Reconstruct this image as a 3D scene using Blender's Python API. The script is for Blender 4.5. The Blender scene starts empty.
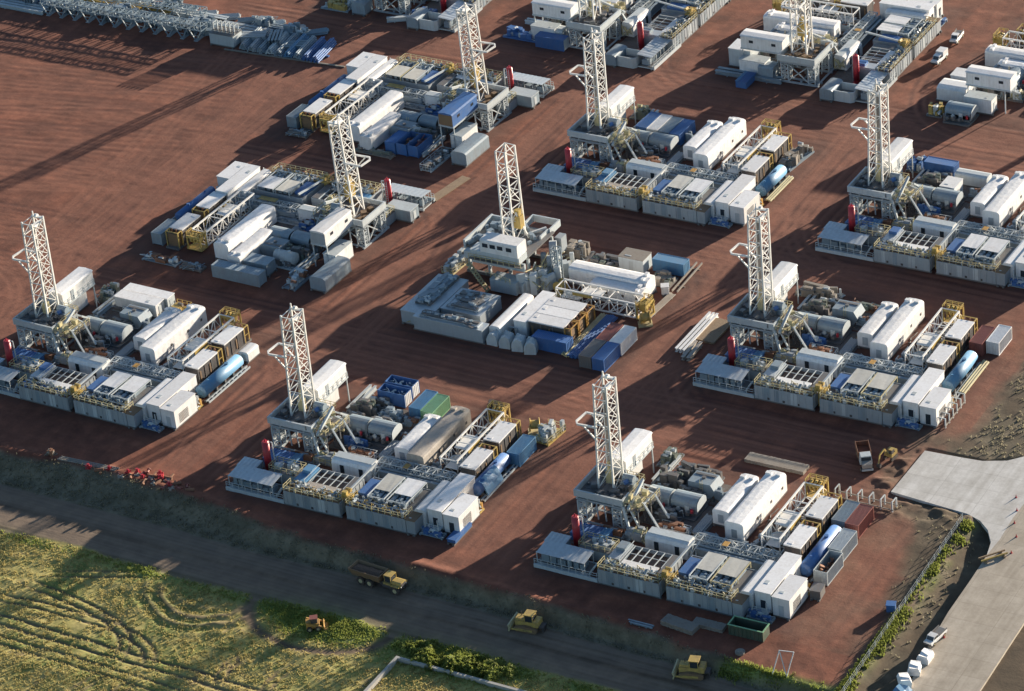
import bpy, math, random
import numpy as np
from mathutils import Vector, Matrix
PI = math.pi
S = bpy.context.scene
COL = S.collection
rnd = random.Random(7)
SUN_AZ, SUN_EL = 71.0, 10.5

# ------------------------------------------------------------ camera
f_px = 3413.888
pitch, roll, yaw = math.radians(31.049), math.radians(-6.3003), math.radians(-33.0106)
fw = Vector((math.sin(yaw)*math.cos(pitch), math.cos(yaw)*math.cos(pitch), -math.sin(pitch)))
rt = Vector((math.cos(yaw), -math.sin(yaw), 0)); up = rt.cross(fw)
r2 = rt*math.cos(roll)+up*math.sin(roll); u2 = -rt*math.sin(roll)+up*math.cos(roll)
CAM = Vector((289.114, -445.016, 319.486))
cd = bpy.data.cameras.new('camera'); cam = bpy.data.objects.new('camera', cd); COL.objects.link(cam)
cam.matrix_world = Matrix(((r2.x, u2.x, -fw.x, CAM.x), (r2.y, u2.y, -fw.y, CAM.y), (r2.z, u2.z, -fw.z, CAM.z), (0, 0, 0, 1)))
cd.sensor_width = 36; cd.lens = f_px/1024*36; cd.clip_start = 1; cd.clip_end = 8000
S.camera = cam
def pix(x, y, z=0):
    d = Vector((x, y, z))-CAM; k = d.dot(fw)
    return 512+f_px*d.dot(r2)/k, 345.5-f_px*d.dot(u2)/k

# ------------------------------------------------------------ materials
M = {}
def mat(name, col, rough=.6, metal=0., dirt=.35, dcol=(.17, .105, .075), var=.12, bump=0., scale=.6, wave=None):
    m = bpy.data.materials.new(name); m.use_nodes = True
    n = m.node_tree.nodes; l = m.node_tree.links
    b = n['Principled BSDF']; b.inputs['Roughness'].default_value = rough; b.inputs['Metallic'].default_value = metal
    g = n.new('ShaderNodeNewGeometry')
    n1 = n.new('ShaderNodeTexNoise'); n1.inputs['Scale'].default_value = scale; n1.inputs['Detail'].default_value = 6; n1.inputs['Roughness'].default_value = .65
    mp = n.new('ShaderNodeMapping'); mp.inputs['Scale'].default_value = (1.6, 1.6, .3)
    n2 = n.new('ShaderNodeTexNoise'); n2.inputs['Scale'].default_value = 1.5; n2.inputs['Detail'].default_value = 4
    l.new(g.outputs['Position'], n1.inputs['Vector']); l.new(g.outputs['Position'], mp.inputs['Vector']); l.new(mp.outputs[0], n2.inputs['Vector'])
    mul = n.new('ShaderNodeMath'); mul.operation = 'MULTIPLY'; l.new(n1.outputs[0], mul.inputs[0]); l.new(n2.outputs[0], mul.inputs[1])
    r = n.new('ShaderNodeMapRange'); r.inputs[1].default_value = .18; r.inputs[2].default_value = .42; r.inputs[3].default_value = dirt*.12; r.inputs[4].default_value = dirt
    l.new(mul.outputs[0], r.inputs[0])
    oi = n.new('ShaderNodeObjectInfo')
    vr = n.new('ShaderNodeMapRange'); vr.inputs[3].default_value = 1-var; vr.inputs[4].default_value = 1+var*.6; l.new(oi.outputs['Random'], vr.inputs[0])
    sc = n.new('ShaderNodeVectorMath'); sc.operation = 'SCALE'; sc.inputs[0].default_value = col; l.new(vr.outputs[0], sc.inputs['Scale'])
    mx = n.new('ShaderNodeMix'); mx.data_type = 'RGBA'; l.new(r.outputs[0], mx.inputs['Factor']); l.new(sc.outputs[0], mx.inputs['A']); mx.inputs['B'].default_value = (*dcol, 1)
    l.new(mx.outputs['Result'], b.inputs['Base Color'])
    rr = n.new('ShaderNodeMapRange'); rr.inputs[3].default_value = max(.05, rough-.15); rr.inputs[4].default_value = min(1, rough+.2); l.new(n1.outputs[0], rr.inputs[0]); l.new(rr.outputs[0], b.inputs['Roughness'])
    if bump:
        bp = n.new('ShaderNodeBump'); bp.inputs['Strength'].default_value = bump; bp.inputs['Distance'].default_value = .15
        l.new(n1.outputs[0], bp.inputs['Height']); l.new(bp.outputs[0], b.inputs['Normal'])
    M[name] = m
    return m
mat('white', (.8, .8, .79), .45, dirt=.32, dcol=(.33, .27, .21))
mat('white_roof', (.82, .82, .82), .5, dirt=.32, dcol=(.36, .31, .26))
mat('white_tarp', (.8, .8, .8), .6, dirt=.27, dcol=(.34, .29, .24), bump=.5, scale=.9)
mat('tan_tarp', (.42, .38, .33), .75, dirt=.3, bump=.5, scale=.9)
mat('mast_white', (.82, .81, .77), .45, dirt=.15)
mat('grey', (.33, .37, .40), .5, dirt=.28, dcol=(.24, .22, .2))
mat('pale_grey', (.48, .53, .55), .5, dirt=.3, dcol=(.25, .22, .19))
mat('blue_grey', (.24, .31, .36), .45, dirt=.35)
mat('metal_roof', (.5, .55, .58), .35, metal=.3, dirt=.25)
mat('dark', (.055, .058, .062), .6, dirt=.4)
mat('machine', (.14, .15, .155), .5, dirt=.5)
mat('machine_green', (.15, .19, .16), .5, dirt=.5)
mat('yellow', (.50, .36, .10), .5, dirt=.55)
mat('pale_yellow', (.5, .45, .26), .5, dirt=.4)
mat('orange', (.5, .28, .06), .6, dirt=.5)
mat('blue', (.045, .14, .36), .45, dirt=.32, dcol=(.17, .17, .18))
mat('light_blue', (.09, .25, .43), .5, dirt=.35, dcol=(.2, .2, .2))
mat('red', (.42, .025, .04), .4, dirt=.2)
mat('brick_red', (.27, .085, .07), .55, dirt=.35)
mat('green', (.20, .42, .24), .5, dirt=.3)
mat('dark_green', (.05, .085, .06), .6, dirt=.4)
mat('wood', (.30, .22, .14), .8, dirt=.5)
mat('old_wood', (.27, .245, .21), .85, dirt=.4)
mat('mud', (.16, .09, .06), .5, dirt=.5)
mat('brown', (.20, .13, .07), .7, dirt=.5)
mat('rust', (.22, .10, .055), .8, dirt=.5)
mat('rubber', (.03, .03, .032), .85, dirt=.6)
mat('glass', (.03, .04, .05), .12, dirt=.15)
mat('soil', (.12, .075, .05), .95, dirt=.5)
mat('leaf', (.075, .13, .03), .7, dirt=.2, dcol=(.15, .14, .05), var=.3)
mat('leaf_bright', (.26, .31, .07), .7, dirt=.45, dcol=(.22, .2, .07), var=.2)
mat('dry_grass', (.42, .35, .15), .8, dirt=.6, dcol=(.30, .27, .10), var=.2, scale=.12)
mat('dull_grass', (.27, .25, .17), .8, dirt=.5, dcol=(.2, .17, .13), var=.2, scale=.3)
for nm in ('leaf', 'leaf_bright', 'dry_grass', 'dull_grass'):
    nt = M[nm].node_tree; bb = nt.nodes['Principled BSDF']; tr_ = nt.nodes.new('ShaderNodeBsdfTranslucent'); ms = nt.nodes.new('ShaderNodeMixShader'); ms.inputs[0].default_value = .45
    nt.links.new(bb.inputs['Base Color'].links[0].from_socket, tr_.inputs[0]); nt.links.new(bb.outputs[0], ms.inputs[1]); nt.links.new(tr_.outputs[0], ms.inputs[2]); nt.links.new(ms.outputs[0], nt.nodes['Material Output'].inputs[0])
mat('yard_steel', (.2, .27, .32), .5, dirt=.35, dcol=(.2, .18, .16))
mat('deckmat', (.13, .125, .12), .85, dirt=.6, dcol=(.13, .07, .05))
mat('canvas', (.56, .55, .50), .8, dirt=.35, dcol=(.3, .27, .22))
mat('concrete_kerb', (.42, .41, .38), .85, dirt=.3)

# ------------------------------------------------------------ mesh builder
class MB:
    def __init__(s): s.v = []; s.f = []
    def box(s, x0, y0, z0, x1, y1, z1):
        i = len(s.v)
        s.v += [(x0, y0, z0), (x1, y0, z0), (x1, y1, z0), (x0, y1, z0), (x0, y0, z1), (x1, y0, z1), (x1, y1, z1), (x0, y1, z1)]
        s.f += [(i, i+3, i+2, i+1), (i+4, i+5, i+6, i+7), (i, i+1, i+5, i+4), (i+1, i+2, i+6, i+5), (i+2, i+3, i+7, i+6), (i+3, i, i+4, i+7)]
        return s
    def rbox(s, cx, cy, z0, w, l, h, a):
        i = len(s.v); c, q = math.cos(a), math.sin(a)
        for z in (z0, z0+h):
            for x, y in ((-w/2, -l/2), (w/2, -l/2), (w/2, l/2), (-w/2, l/2)): s.v.append((cx+c*x-q*y, cy+q*x+c*y, z))
        s.f += [(i, i+3, i+2, i+1), (i+4, i+5, i+6, i+7), (i, i+1, i+5, i+4), (i+1, i+2, i+6, i+5), (i+2, i+3, i+7, i+6), (i+3, i, i+4, i+7)]
        return s
    def bar(s, p, q, w, h=None):
        p = Vector(p); q = Vector(q); d = q-p
        if d.length < 1e-6: return s
        d.normalize(); a = Vector((0, 0, 1)) if abs(d.z) < .9 else Vector((1, 0, 0))
        x = d.cross(a).normalized(); y = x.cross(d); h = h or w; i = len(s.v)
        for e in (p, q):
            for sx, sy in ((-1, -1), (1, -1), (1, 1), (-1, 1)): s.v.append(tuple(e+x*sx*w/2+y*sy*h/2))
        s.f += [(i, i+1, i+2, i+3), (i+7, i+6, i+5, i+4), (i, i+4, i+5, i+1), (i+1, i+5, i+6, i+2), (i+2, i+6, i+7, i+3), (i+3, i+7, i+4, i)]
        return s
    def cyl(s, p, q, r, n=10, rr=None):
        p = Vector(p); q = Vector(q); d = (q-p).normalized(); a = Vector((0, 0, 1)) if abs(d.z) < .9 else Vector((1, 0, 0))
        x = d.cross(a).normalized(); y = x.cross(d); i = len(s.v); rr = r if rr is None else rr
        for e, R in ((p, r), (q, rr)):
            for k in range(n):
                t = 2*PI*k/n; s.v.append(tuple(e+x*math.cos(t)*R+y*math.sin(t)*R))
        for k in range(n): s.f.append((i+k, i+(k+1) % n, i+n+(k+1) % n, i+n+k))
        s.f.append(tuple(i+k for k in range(n))[::-1]); s.f.append(tuple(i+n+k for k in range(n)))
        return s
    def tube(s, pts, r, n=6):
        for a, b in zip(pts, pts[1:]): s.cyl(a, b, r, n)
        return s
    def prof(s, pr, a0, a1, axis='y', nseg=1, wob=0., R=None):
        # closed profile of (side, z) pairs swept along an axis
        i = len(s.v); n = len(pr)
        for k in range(nseg+1):
            t = a0+(a1-a0)*k/nseg
            for (c, z) in pr:
                dz = (R.uniform(-wob, wob) if (wob and z > .8) else 0)
                s.v.append((c, t, z+dz) if axis == 'y' else (t, c, z+dz))
        for k in range(nseg):
            for j in range(n): s.f.append((i+k*n+j, i+k*n+(j+1) % n, i+(k+1)*n+(j+1) % n, i+(k+1)*n+j))
        s.f.append(tuple(range(i, i+n))[::-1]); s.f.append(tuple(range(i+nseg*n, i+nseg*n+n)))
        return s
    def rail(s, pts, z, h=1.05, sp=1.5, w=.08):
        for a, b in zip(pts, pts[1:]):
            L = math.hypot(b[0]-a[0], b[1]-a[1]); n = max(1, round(L/sp))
            for k in range(n+1):
                t = k/n; x = a[0]+(b[0]-a[0])*t; y = a[1]+(b[1]-a[1])*t; s.box(x-w/2, y-w/2, z, x+w/2, y+w/2, z+h)
            for hh in (h, h*.55): s.bar((a[0], a[1], z+hh), (b[0], b[1], z+hh), w*.85)
        return s
    def corr(s, x0, y0, x1, y1, z, n, amp=.05, th=.05, dz=0.):
        # corrugated sheet, ridges running along y
        i = len(s.v); k2 = 2*n+1
        for k in range(k2):
            t = k/(k2-1); zz = z+(amp if k % 2 else 0)
            for y, e in ((y0, 0), (y1, dz)):
                s.v.append((x0+(x1-x0)*t, y, zz+e)); s.v.append((x0+(x1-x0)*t, y, zz+e-th))
        for k in range(k2-1):
            a = i+4*k; b = a+4
            s.f += [(a, b, b+2, a+2), (a+1, a+3, b+3, b+1), (a, a+1, b+1, b), (a+2, b+2, b+3, a+3)]
        s.f += [(i, i+2, i+3, i+1), (i+4*(k2-1), i+4*(k2-1)+1, i+4*(k2-1)+3, i+4*(k2-1)+2)]
        return s
    def build(s, name, m, parent=None, smooth=False):
        me = bpy.data.meshes.new(name); me.from_pydata(s.v, [], s.f); me.materials.append(M[m])
        if smooth: me.polygons.foreach_set('use_smooth', [True]*len(me.polygons))
        o = bpy.data.objects.new(name, me); COL.objects.link(o)
        if parent is not None: o.parent = parent
        return o
def part(name, m, parent, fn, smooth=False):
    b = MB(); fn(b); return b.build(name, m, parent, smooth)
def empty(name): 
    o = bpy.data.objects.new(name, None); COL.objects.link(o); o.empty_display_size = .2; return o
def tag(o, label, cat, group=None, kind=None):
    if label: o['label'] = label
    if cat: o['category'] = cat
    if group: o['group'] = group
    if kind: o['kind'] = kind
    return o
def copy_tree(o, parent=None):
    c = o.copy(); COL.objects.link(c); c.parent = parent
    for ch in KIDS.get(o.name, []): copy_tree(ch, c)
    return c
KIDS = {}
def record(o):
    KIDS[o.name] = list(o.children)
    for c in KIDS[o.name]: record(c)
PROTO = {}
def place(key, build, loc, rz, label, cat, group=None):
    if key in PROTO: o = copy_tree(PROTO[key])
    else:
        o = build(); bpy.context.view_layer.update(); record(o); PROTO[key] = o
    o.location = loc; o.rotation_euler = (0, 0, rz)
    for k in ('label', 'group', 'category'):
        if k in o: del o[k]
    return tag(o, label, cat, group, 'thing')

# ------------------------------------------------------------ builders (each returns one thing)
def truss_box(b, P, Q, n, leg, br, faces=(0, 1, 2, 3), legs=True, zig=True):
    # P, Q: four corners at each end; n bays
    P = [Vector(p) for p in P]; Q = [Vector(q) for q in Q]
    if legs:
        for p, q in zip(P, Q): b.bar(p, q, leg)
    for k in range(n+1):
        t = k/n
        for fa in faces:
            a = P[fa].lerp(Q[fa], t); c = P[(fa+1) % 4].lerp(Q[(fa+1) % 4], t); b.bar(a, c, br)
    for k in range(n):
        for fa in faces:
            fb = (fa+1) % 4
            t0, t1 = k/n, (k+1)/n
            if (k+fa) % 2: a, c = P[fa].lerp(Q[fa], t0), P[fb].lerp(Q[fb], t1)
            else: a, c = P[fa].lerp(Q[fa], t1), P[fb].lerp(Q[fb], t0)
            b.bar(a, c, br*.9)
    return b

def rig_structure(top_drive, seed):
    R = random.Random(seed)
    def go():
        o = empty('drilling_rig')
        # local frame: the rig's own (u, v), floor u -.1..9, v 14.4..22.7
        fl = part('drill_floor', 'machine', o, lambda b: b.box(.2, 14.7, 4.95, 8.8, 22.5, 5.2))
        def rim(b):
            b.box(-.1, 14.4, 4.9, 9.05, 14.75, 6.15); b.box(-.1, 14.752, 4.9, .22, 22.4, 6.15)
            b.box(-.1, 22.402, 4.9, 5.6, 22.72, 6.15); b.box(8.75, 14.752, 4.9, 9.05, 17.2, 6.1)
        part('floor_rim', 'pale_grey', o, rim)
        def und(b):
            for u in (.3, 2.2, 7, 8.6): b.box(u-.15, 14.8, 4.35, u+.15, 22.4, 4.94)
            for v in (15, 18.4, 22.1): b.box(-.05, v-.16, 4.0, 8.9, v+.16, 4.34)
        part('floor_girder', 'grey', o, und)
        for (u, v) in ((.35, 14.7), (6.9, 14.7), (.35, 20.7), (6.9, 20.7)):
            def leg(b, u=u, v=v):
                C = [(u, v, .3), (u+1.6, v, .3), (u+1.6, v+1.5, .3), (u, v+1.5, .3)]; T = [(a, c, 4.0) for a, c, _ in C]
                truss_box(b, C, T, 4, .24, .13)
            part('leg', 'pale_grey', o, leg)
        def base(b):
            for u in (.3, 1.9, 6.9, 8.5): b.box(u-.22, 13.9, 0, u+.22, 23, .3)
            for v in (14.2, 18, 22.6): b.box(.5, v-.2, .31, 8.3, v+.2, .5)
        part('skid_base', 'grey', o, base)
        def br(b):
            for u in (3.6, 5.1):
                b.bar((u, 15.2, 4.2), (u, 15.5, .4), .2)
            b.bar((2, 21, 4), (6.8, 21, .5), .17); b.bar((6.8, 21.2, 4), (2, 21.2, .5), .17)
            b.bar((.5, 16.3, 4), (.5, 20.6, .5), .2); b.bar((.5, 20.6, 4), (.5, 16.3, .5), .2); b.bar((8.3, 16.3, 4), (8.3, 20.6, .5), .2)
            b.bar((2, 15, .6), (3.5, 15.6, 3.2), .15); b.bar((.2, 15.1, 2.2), (2.1, 17, 4.0), .15)
        part('cross_brace', 'pale_grey', o, br)
        # blowout preventer below the floor
        def bop(b):
            b.cyl((4.6, 18.6, .3), (4.6, 18.6, 4.2), .5, 10); b.cyl((4.6, 18.6, 1.2), (4.6, 18.6, 1.7), .9, 10); b.cyl((4.6, 18.6, 2.6), (4.6, 18.6, 3.3), .8, 10)
            b.box(3.2, 17.9, 1.8, 6, 19.3, 2.4)
        part('wellhead_stack', 'machine', o, bop)
        # mast
        def ma(b):
            B0 = [(2.9, 17.6, 5.25), (5.8, 17.6, 5.25), (5.8, 20.9, 5.25), (2.9, 20.9, 5.25)]
            T0 = [(3.7, 17.7, 25.4), (6.0, 17.7, 25.4), (6.0, 21.0, 25.4), (3.7, 21.0, 25.4)]
            truss_box(b, B0, T0, 8, .3, .11, legs=False, faces=(1, 2, 3))
            # open front: horizontals and single diagonals
            for k in range(2, 9, 1):
                t = k/8; a = Vector(B0[0]).lerp(Vector(T0[0]), t); c = Vector(B0[1]).lerp(Vector(T0[1]), t); b.bar(a, c, .14)
                if k < 8:
                    for fa, fb in ((1, 2), (2, 3), (3, 0)):
                        p0 = Vector(B0[fa]).lerp(Vector(T0[fa]), t+(.125 if (k+fa) % 2 else 0)); p1 = Vector(B0[fb]).lerp(Vector(T0[fb]), t+(0 if (k+fa) % 2 else .125)); b.bar(p0, p1, .1)
                    c2 = Vector(B0[1]).lerp(Vector(T0[1]), t+.125); b.bar(a, c2, .12)
            b.bar(B0[0], Vector(B0[1]).lerp(Vector(T0[1]), .25), .14)
        m_ = part('mast', 'mast_white', o, ma)
        for a, c in (((2.9, 17.6, 5.2), (3.7, 17.7, 25.7)), ((5.8, 17.6, 5.2), (6.0, 17.7, 25.7)), ((5.8, 20.9, 5.2), (6.0, 21.0, 25.7)), ((2.9, 20.9, 5.2), (3.7, 21.0, 25.7))):
            part('leg', 'mast_white', m_, lambda b: b.bar(a, c, .29))
        def cr(b):
            b.box(3.6, 20.6, 25.3, 6.1, 21.1, 25.6); b.box(5.0, 17.9, 24.4, 5.9, 20.6, 24.9); b.cyl((4.4, 20.8, 25.6), (4.9, 20.8, 25.6), .45, 10); b.box(3.6, 20.9, 25.6, 3.8, 21.1, 26.3)
        part('crown', 'mast_white', m_, cr)
        def rb(b):
            z = 17.3
            P = [(3.7, 17.6, z), (.1, 17.4, z), (-.5, 18.2, z), (-.2, 21.1, z), (3.7, 21.1, z)]
            for a, c in zip(P, P[1:]): b.bar(a, c, .3)
            b.bar((.9, 17.6, z), (3.5, 17.7, z-2.8), .22); b.bar((1.0, 20.9, z), (3.5, 20.9, z-2.8), .22)
        part('racking_board', 'mast_white', o, rb)
        def lines(b):
            for dx in (0, .25, .5, .75): b.bar((4.1+dx, 19.2, 5.6), (4.5+dx*.5, 19.4, 24.8), .13)
            b.bar((5.4, 18.2, 5.4), (5.5, 18.3, 24), .18)
        part('hoist_line', 'machine', o, lines)
        if top_drive:
            def td(b):
                z = 9.0
                b.box(3.9, 18.2, z, 5.4, 19.9, z+2.4); b.box(4.2, 18.5, z+2.4, 5.1, 19.5, z+4); b.box(4.4, 18.9, z-1.6, 4.9, 19.3, z)
            part('top_drive', 'yellow', o, td)
        else:
            def tb(b):
                b.box(4.0, 18.4, 6.0, 5.0, 19.5, 8.2); b.cyl((4.5, 18.9, 8.2), (4.5, 18.9, 10), .3, 8)
            part('travelling_block', 'pale_yellow', o, tb)
        def kit(b):
            for k in range(26):
                u, v = R.uniform(.6, 8.3), R.uniform(15, 22); w, l, h = R.uniform(.25, 1.3), R.uniform(.25, 1.3), R.uniform(.15, .9)
                b.rbox(u, v, 5.2+.003*k, w, l, h, R.uniform(0, 3))
            b.box(.5, 16.8, 5.203, 8.5, 16.95, 5.3); b.box(3.2, 15, 5.203, 3.35, 22.2, 5.32); b.box(6.6, 15, 5.203, 6.75, 22.2, 5.32)
        part('floor_equipment', 'brown' if top_drive else 'machine', o, kit)
        def dw(b):
            b.box(6.2, 19.2, 5.22, 8.4, 21.4, 6.2); b.cyl((6.3, 20.3, 6.5), (8.3, 20.3, 6.5), .75, 12)
        part('drawworks', 'blue_grey', o, dw)
        part('drum_motor', 'blue', o, lambda b: b.cyl((7.0, 19.0, 6.3), (7.5, 19.6, 6.5), .45, 10))
        # raising frame and stair tower beside the floor
        def fr(b):
            b.bar((12., 16.4, 5), (15.3, 15.3, 1.2), .3); b.bar((12.1, 19.8, 5), (15.3, 18.6, 1.6), .3)
            b.bar((9.2, 14.4, 5), (10.9, 13.2, .4), .38); b.bar((10.2, 14.8, 4.6), (11.6, 14.8, 1.4), .28)
            b.bar((9.1, 17, 5.4), (12.1, 16.4, 5.0), .25); b.bar((9.1, 20.2, 5.4), (12.1, 19.8, 5.0), .25); b.bar((12, 16.4, 5), (12.1, 19.8, 5), .25)
            b.bar((10.2, 14.2, 4.8), (9.9, 20.4, 6.9), .42, .5)
        part('raising_strut', 'pale_grey', o, fr)
        def yk(b):
            Q = random.Random(seed+5)
            for k in range(16):
                u, v, z = Q.uniform(9.3, 12.2), Q.uniform(14.8, 20), Q.uniform(2.6, 5.9); b.rbox(u, v, z, Q.uniform(.25, 1.0), Q.uniform(.25, 1.), Q.uniform(.2, .9), Q.uniform(0, 3))
            b.bar((10.4, 14.8, 4.6), (10.9, 20.4, 4.4), .15); b.bar((9.4, 17.5, 4.4), (12.2, 17.6, 4.4), .15)
        part('winch_machinery', 'pale_yellow', o, yk)
        part('platform_railing', 'pale_yellow', o, lambda b: b.rail([(9.2, 14.8), (11.6, 14.8), (11.6, 17.4)], 4.6, 1.1, 1.0, .1))
        part('platform_railing', 'pale_yellow', o, lambda b: b.rail([(9.4, 18), (12.4, 18), (12.4, 21.2)], 4.2, 1.1, 1.0, .1))
        def pf(b):
            b.box(9.1, 14.6, 4.35, 11.8, 17.5, 4.5); b.box(9.1, 17.9, 3.95, 12.5, 21.4, 4.1)
            for u, v in ((9.3, 14.8), (11.6, 14.9), (12.3, 18.1), (12.3, 21.2), (9.4, 21.2)): b.bar((u, v, 0), (u, v, 4.35 if v < 17 else 3.94), .16)
        part('platform_deck', 'machine', o, pf)
        def st(b):
            for s in (0, 1.1): b.bar((9.3+s, 21.6, 5.0), (9.3+s, 27.4, .2), .14, .3)
            for k in range(14):
                t = k/13; b.box(9.35, 21.55+5.8*t, 4.9-4.7*t, 10.35, 21.85+5.8*t, 4.96-4.7*t)
        part('stair', 'pale_grey', o, st)
        def hr(b):
            b.rail([(5.8, 22.55), (9.0, 22.55), (9.0, 17.3)], 5.2, 1.1, 1.2, .09)
        part('handrail', 'pale_yellow', o, hr)
        def ppe(b):
            for k in range(5):
                v = 18.5+k*.35; b.tube([(8.9, v, 4.6), (10.4+k*.1, v, 3.0-k*.2), (11.5+k*.2, v-1.2, .8)], .09, 5)
        part('hose', 'dark', o, ppe)
        return o
    return go

def doghouse(color, seed=0):
    def go():
        o = empty('driller_cabin')      # centre of 3.3 x 9.4, floor at local z 0 => placed at z 5.3
        def body(b):
            pr = [(-1.65, 0), (1.65, 0), (1.65, 2.45), (1.5, 2.6), (-1.5, 2.6), (-1.65, 2.45)]
            b.prof(pr, -4.7, 4.7)
        part('body', color, o, body)
        part('roof', 'white_roof' if color == 'white' else color, o, lambda b: b.prof([(-1.78, 2.6), (1.78, 2.6), (1.5, 2.8), (0, 2.93), (-1.5, 2.8)], -4.85, 4.85))
        for k, v in enumerate((-3.2, -.2, 1.9)):
            if k != 1: part('window', 'glass', o, lambda b: b.box(-1.68, v, 1.25, -1.64, v+.95, 1.85))
        part('end_wall', 'brown' if seed % 2 else 'grey', o, lambda b: b.box(-1.6, 4.701, .05, 1.6, 4.74, 2.4))
        part('door', 'grey', o, lambda b: b.box(1.66, -2.2, .05, 1.7, -1.3, 2.1))
        part('floor_frame', 'pale_grey', o, lambda b: (b.box(-1.8, -4.8, -.3, 1.8, 4.8, 0), b.rail([(1.75, -4.6), (1.75, 4.7)], 0, 1.0, 1.6, .07)))
        for x, y in ((-1.55, 4.4), (1.6, 4.4), (-1.55, -3.5)):
            part('post', 'pale_grey', o, lambda b: b.bar((x, y, -5.3), (x, y, -.3), .2))
        return o
    return go

def skidbox(w, l, h, color, roof='flat', roofm=None, door=True, skid=.35, louvre=False, name='equipment_house', wob=0., seed=0, windows=0, cap=True):
    def go():
        R = random.Random(seed)
        o = empty(name)
        part('skid', 'machine', o, lambda b: (b.box(-w/2+.1, -l/2-.3, 0, -w/2+.5, l/2+.3, skid), b.box(w/2-.5, -l/2-.3, 0, w/2-.1, l/2+.3, skid), [b.box(-w/2+.51, y, .05, w/2-.51, y+.3, skid-.02) for y in (-l/2, -.15, l/2-.3)]))
        z1 = h
        if roof == 'flat': pr = [(-w/2, skid), (w/2, skid), (w/2, z1), (-w/2, z1)]
        elif roof == 'round': pr = [(-w/2, skid), (w/2, skid), (w/2, z1*.86), (w*.40, z1*.955), (w*.22, z1), (-w*.22, z1), (-w*.40, z1*.955), (-w/2, z1*.86)]
        else: pr = [(-w/2, skid), (w/2, skid), (w/2, z1*.80), (w*.46, z1*.9), (w*.33, z1*.97), (0, z1), (-w*.33, z1*.97), (-w*.46, z1*.9), (-w/2, z1*.80)]
        ns = 1 if not wob else max(4, int(l/1.1))
        part('body', color, o, lambda b: b.prof(pr, -l/2, l/2, nseg=ns, wob=wob, R=R), smooth=(roof == 'dome' and not wob))
        if roof == 'flat' and cap: part('roof', roofm or color, o, lambda b: (b.box(-w/2-.08, -l/2-.1, z1+.003, w/2+.08, l/2+.1, z1+.12)))
        if door:
            part('door', 'glass' if door == 'dark' else 'pale_grey', o, lambda b: b.box(-.45, -l/2-.05, skid+.1, .45, -l/2-.003, min(z1-.5, skid+2.1)))
        if louvre:
            def lv(b):
                for k in range(7): b.box(sx*(w/2+.03)-.03, -l*.3, skid+.5+k*.28, sx*(w/2+.03)+.03, l*.1, skid+.65+k*.28)
            for sx in (-1, 1): part('louvre_panel', 'machine', o, lv)
        for k in range(windows):
            y = -l/2+l*(k+.8)/(windows+.6)
            for sx in (-1, 1): part('window', 'glass', o, lambda b: b.box(sx*(w/2+.02)-.02, y, skid+1.2, sx*(w/2+.02)+.02, y+.9, skid+2))
        if h > 2.8 and roof == 'flat':
            part('roof_hatch', 'pale_grey', o, lambda b: b.box(-w*.3, -l*.3, z1+.1, -w*.05, -l*.22, z1+.17))
        return o
    return go

def porch_house(w, l, h):
    base = skidbox(w, l, h, 'white', 'flat', 'white_roof', door='dark', louvre=False, name='control_house', windows=2)
    def go():
        o = base()
        part('porch', 'pale_grey', o, lambda b: (b.box(-w/2, -l/2-1.5, .9, w/2, -l/2-.1, 1.0), b.box(-w/2+.1, -l/2-1.45, 0, -w/2+.25, -l/2-1.3, 3.1), b.box(w/2-.25, -l/2-1.45, 0, w/2-.1, -l/2-1.3, 3.1), b.rail([(-w/2, -l/2-1.45), (w/2, -l/2-1.45)], 1.0, 1.0, 1, .08)))
        part('stair', 'pale_grey', o, lambda b: [b.box(-w/2-.9-.25*k*0, -l/2-1.4+.0, .15+.2*k, -w/2-.1-.15*k, -l/2-.6, .22+.2*k) for k in range(4)])
        return o
    return go

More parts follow.
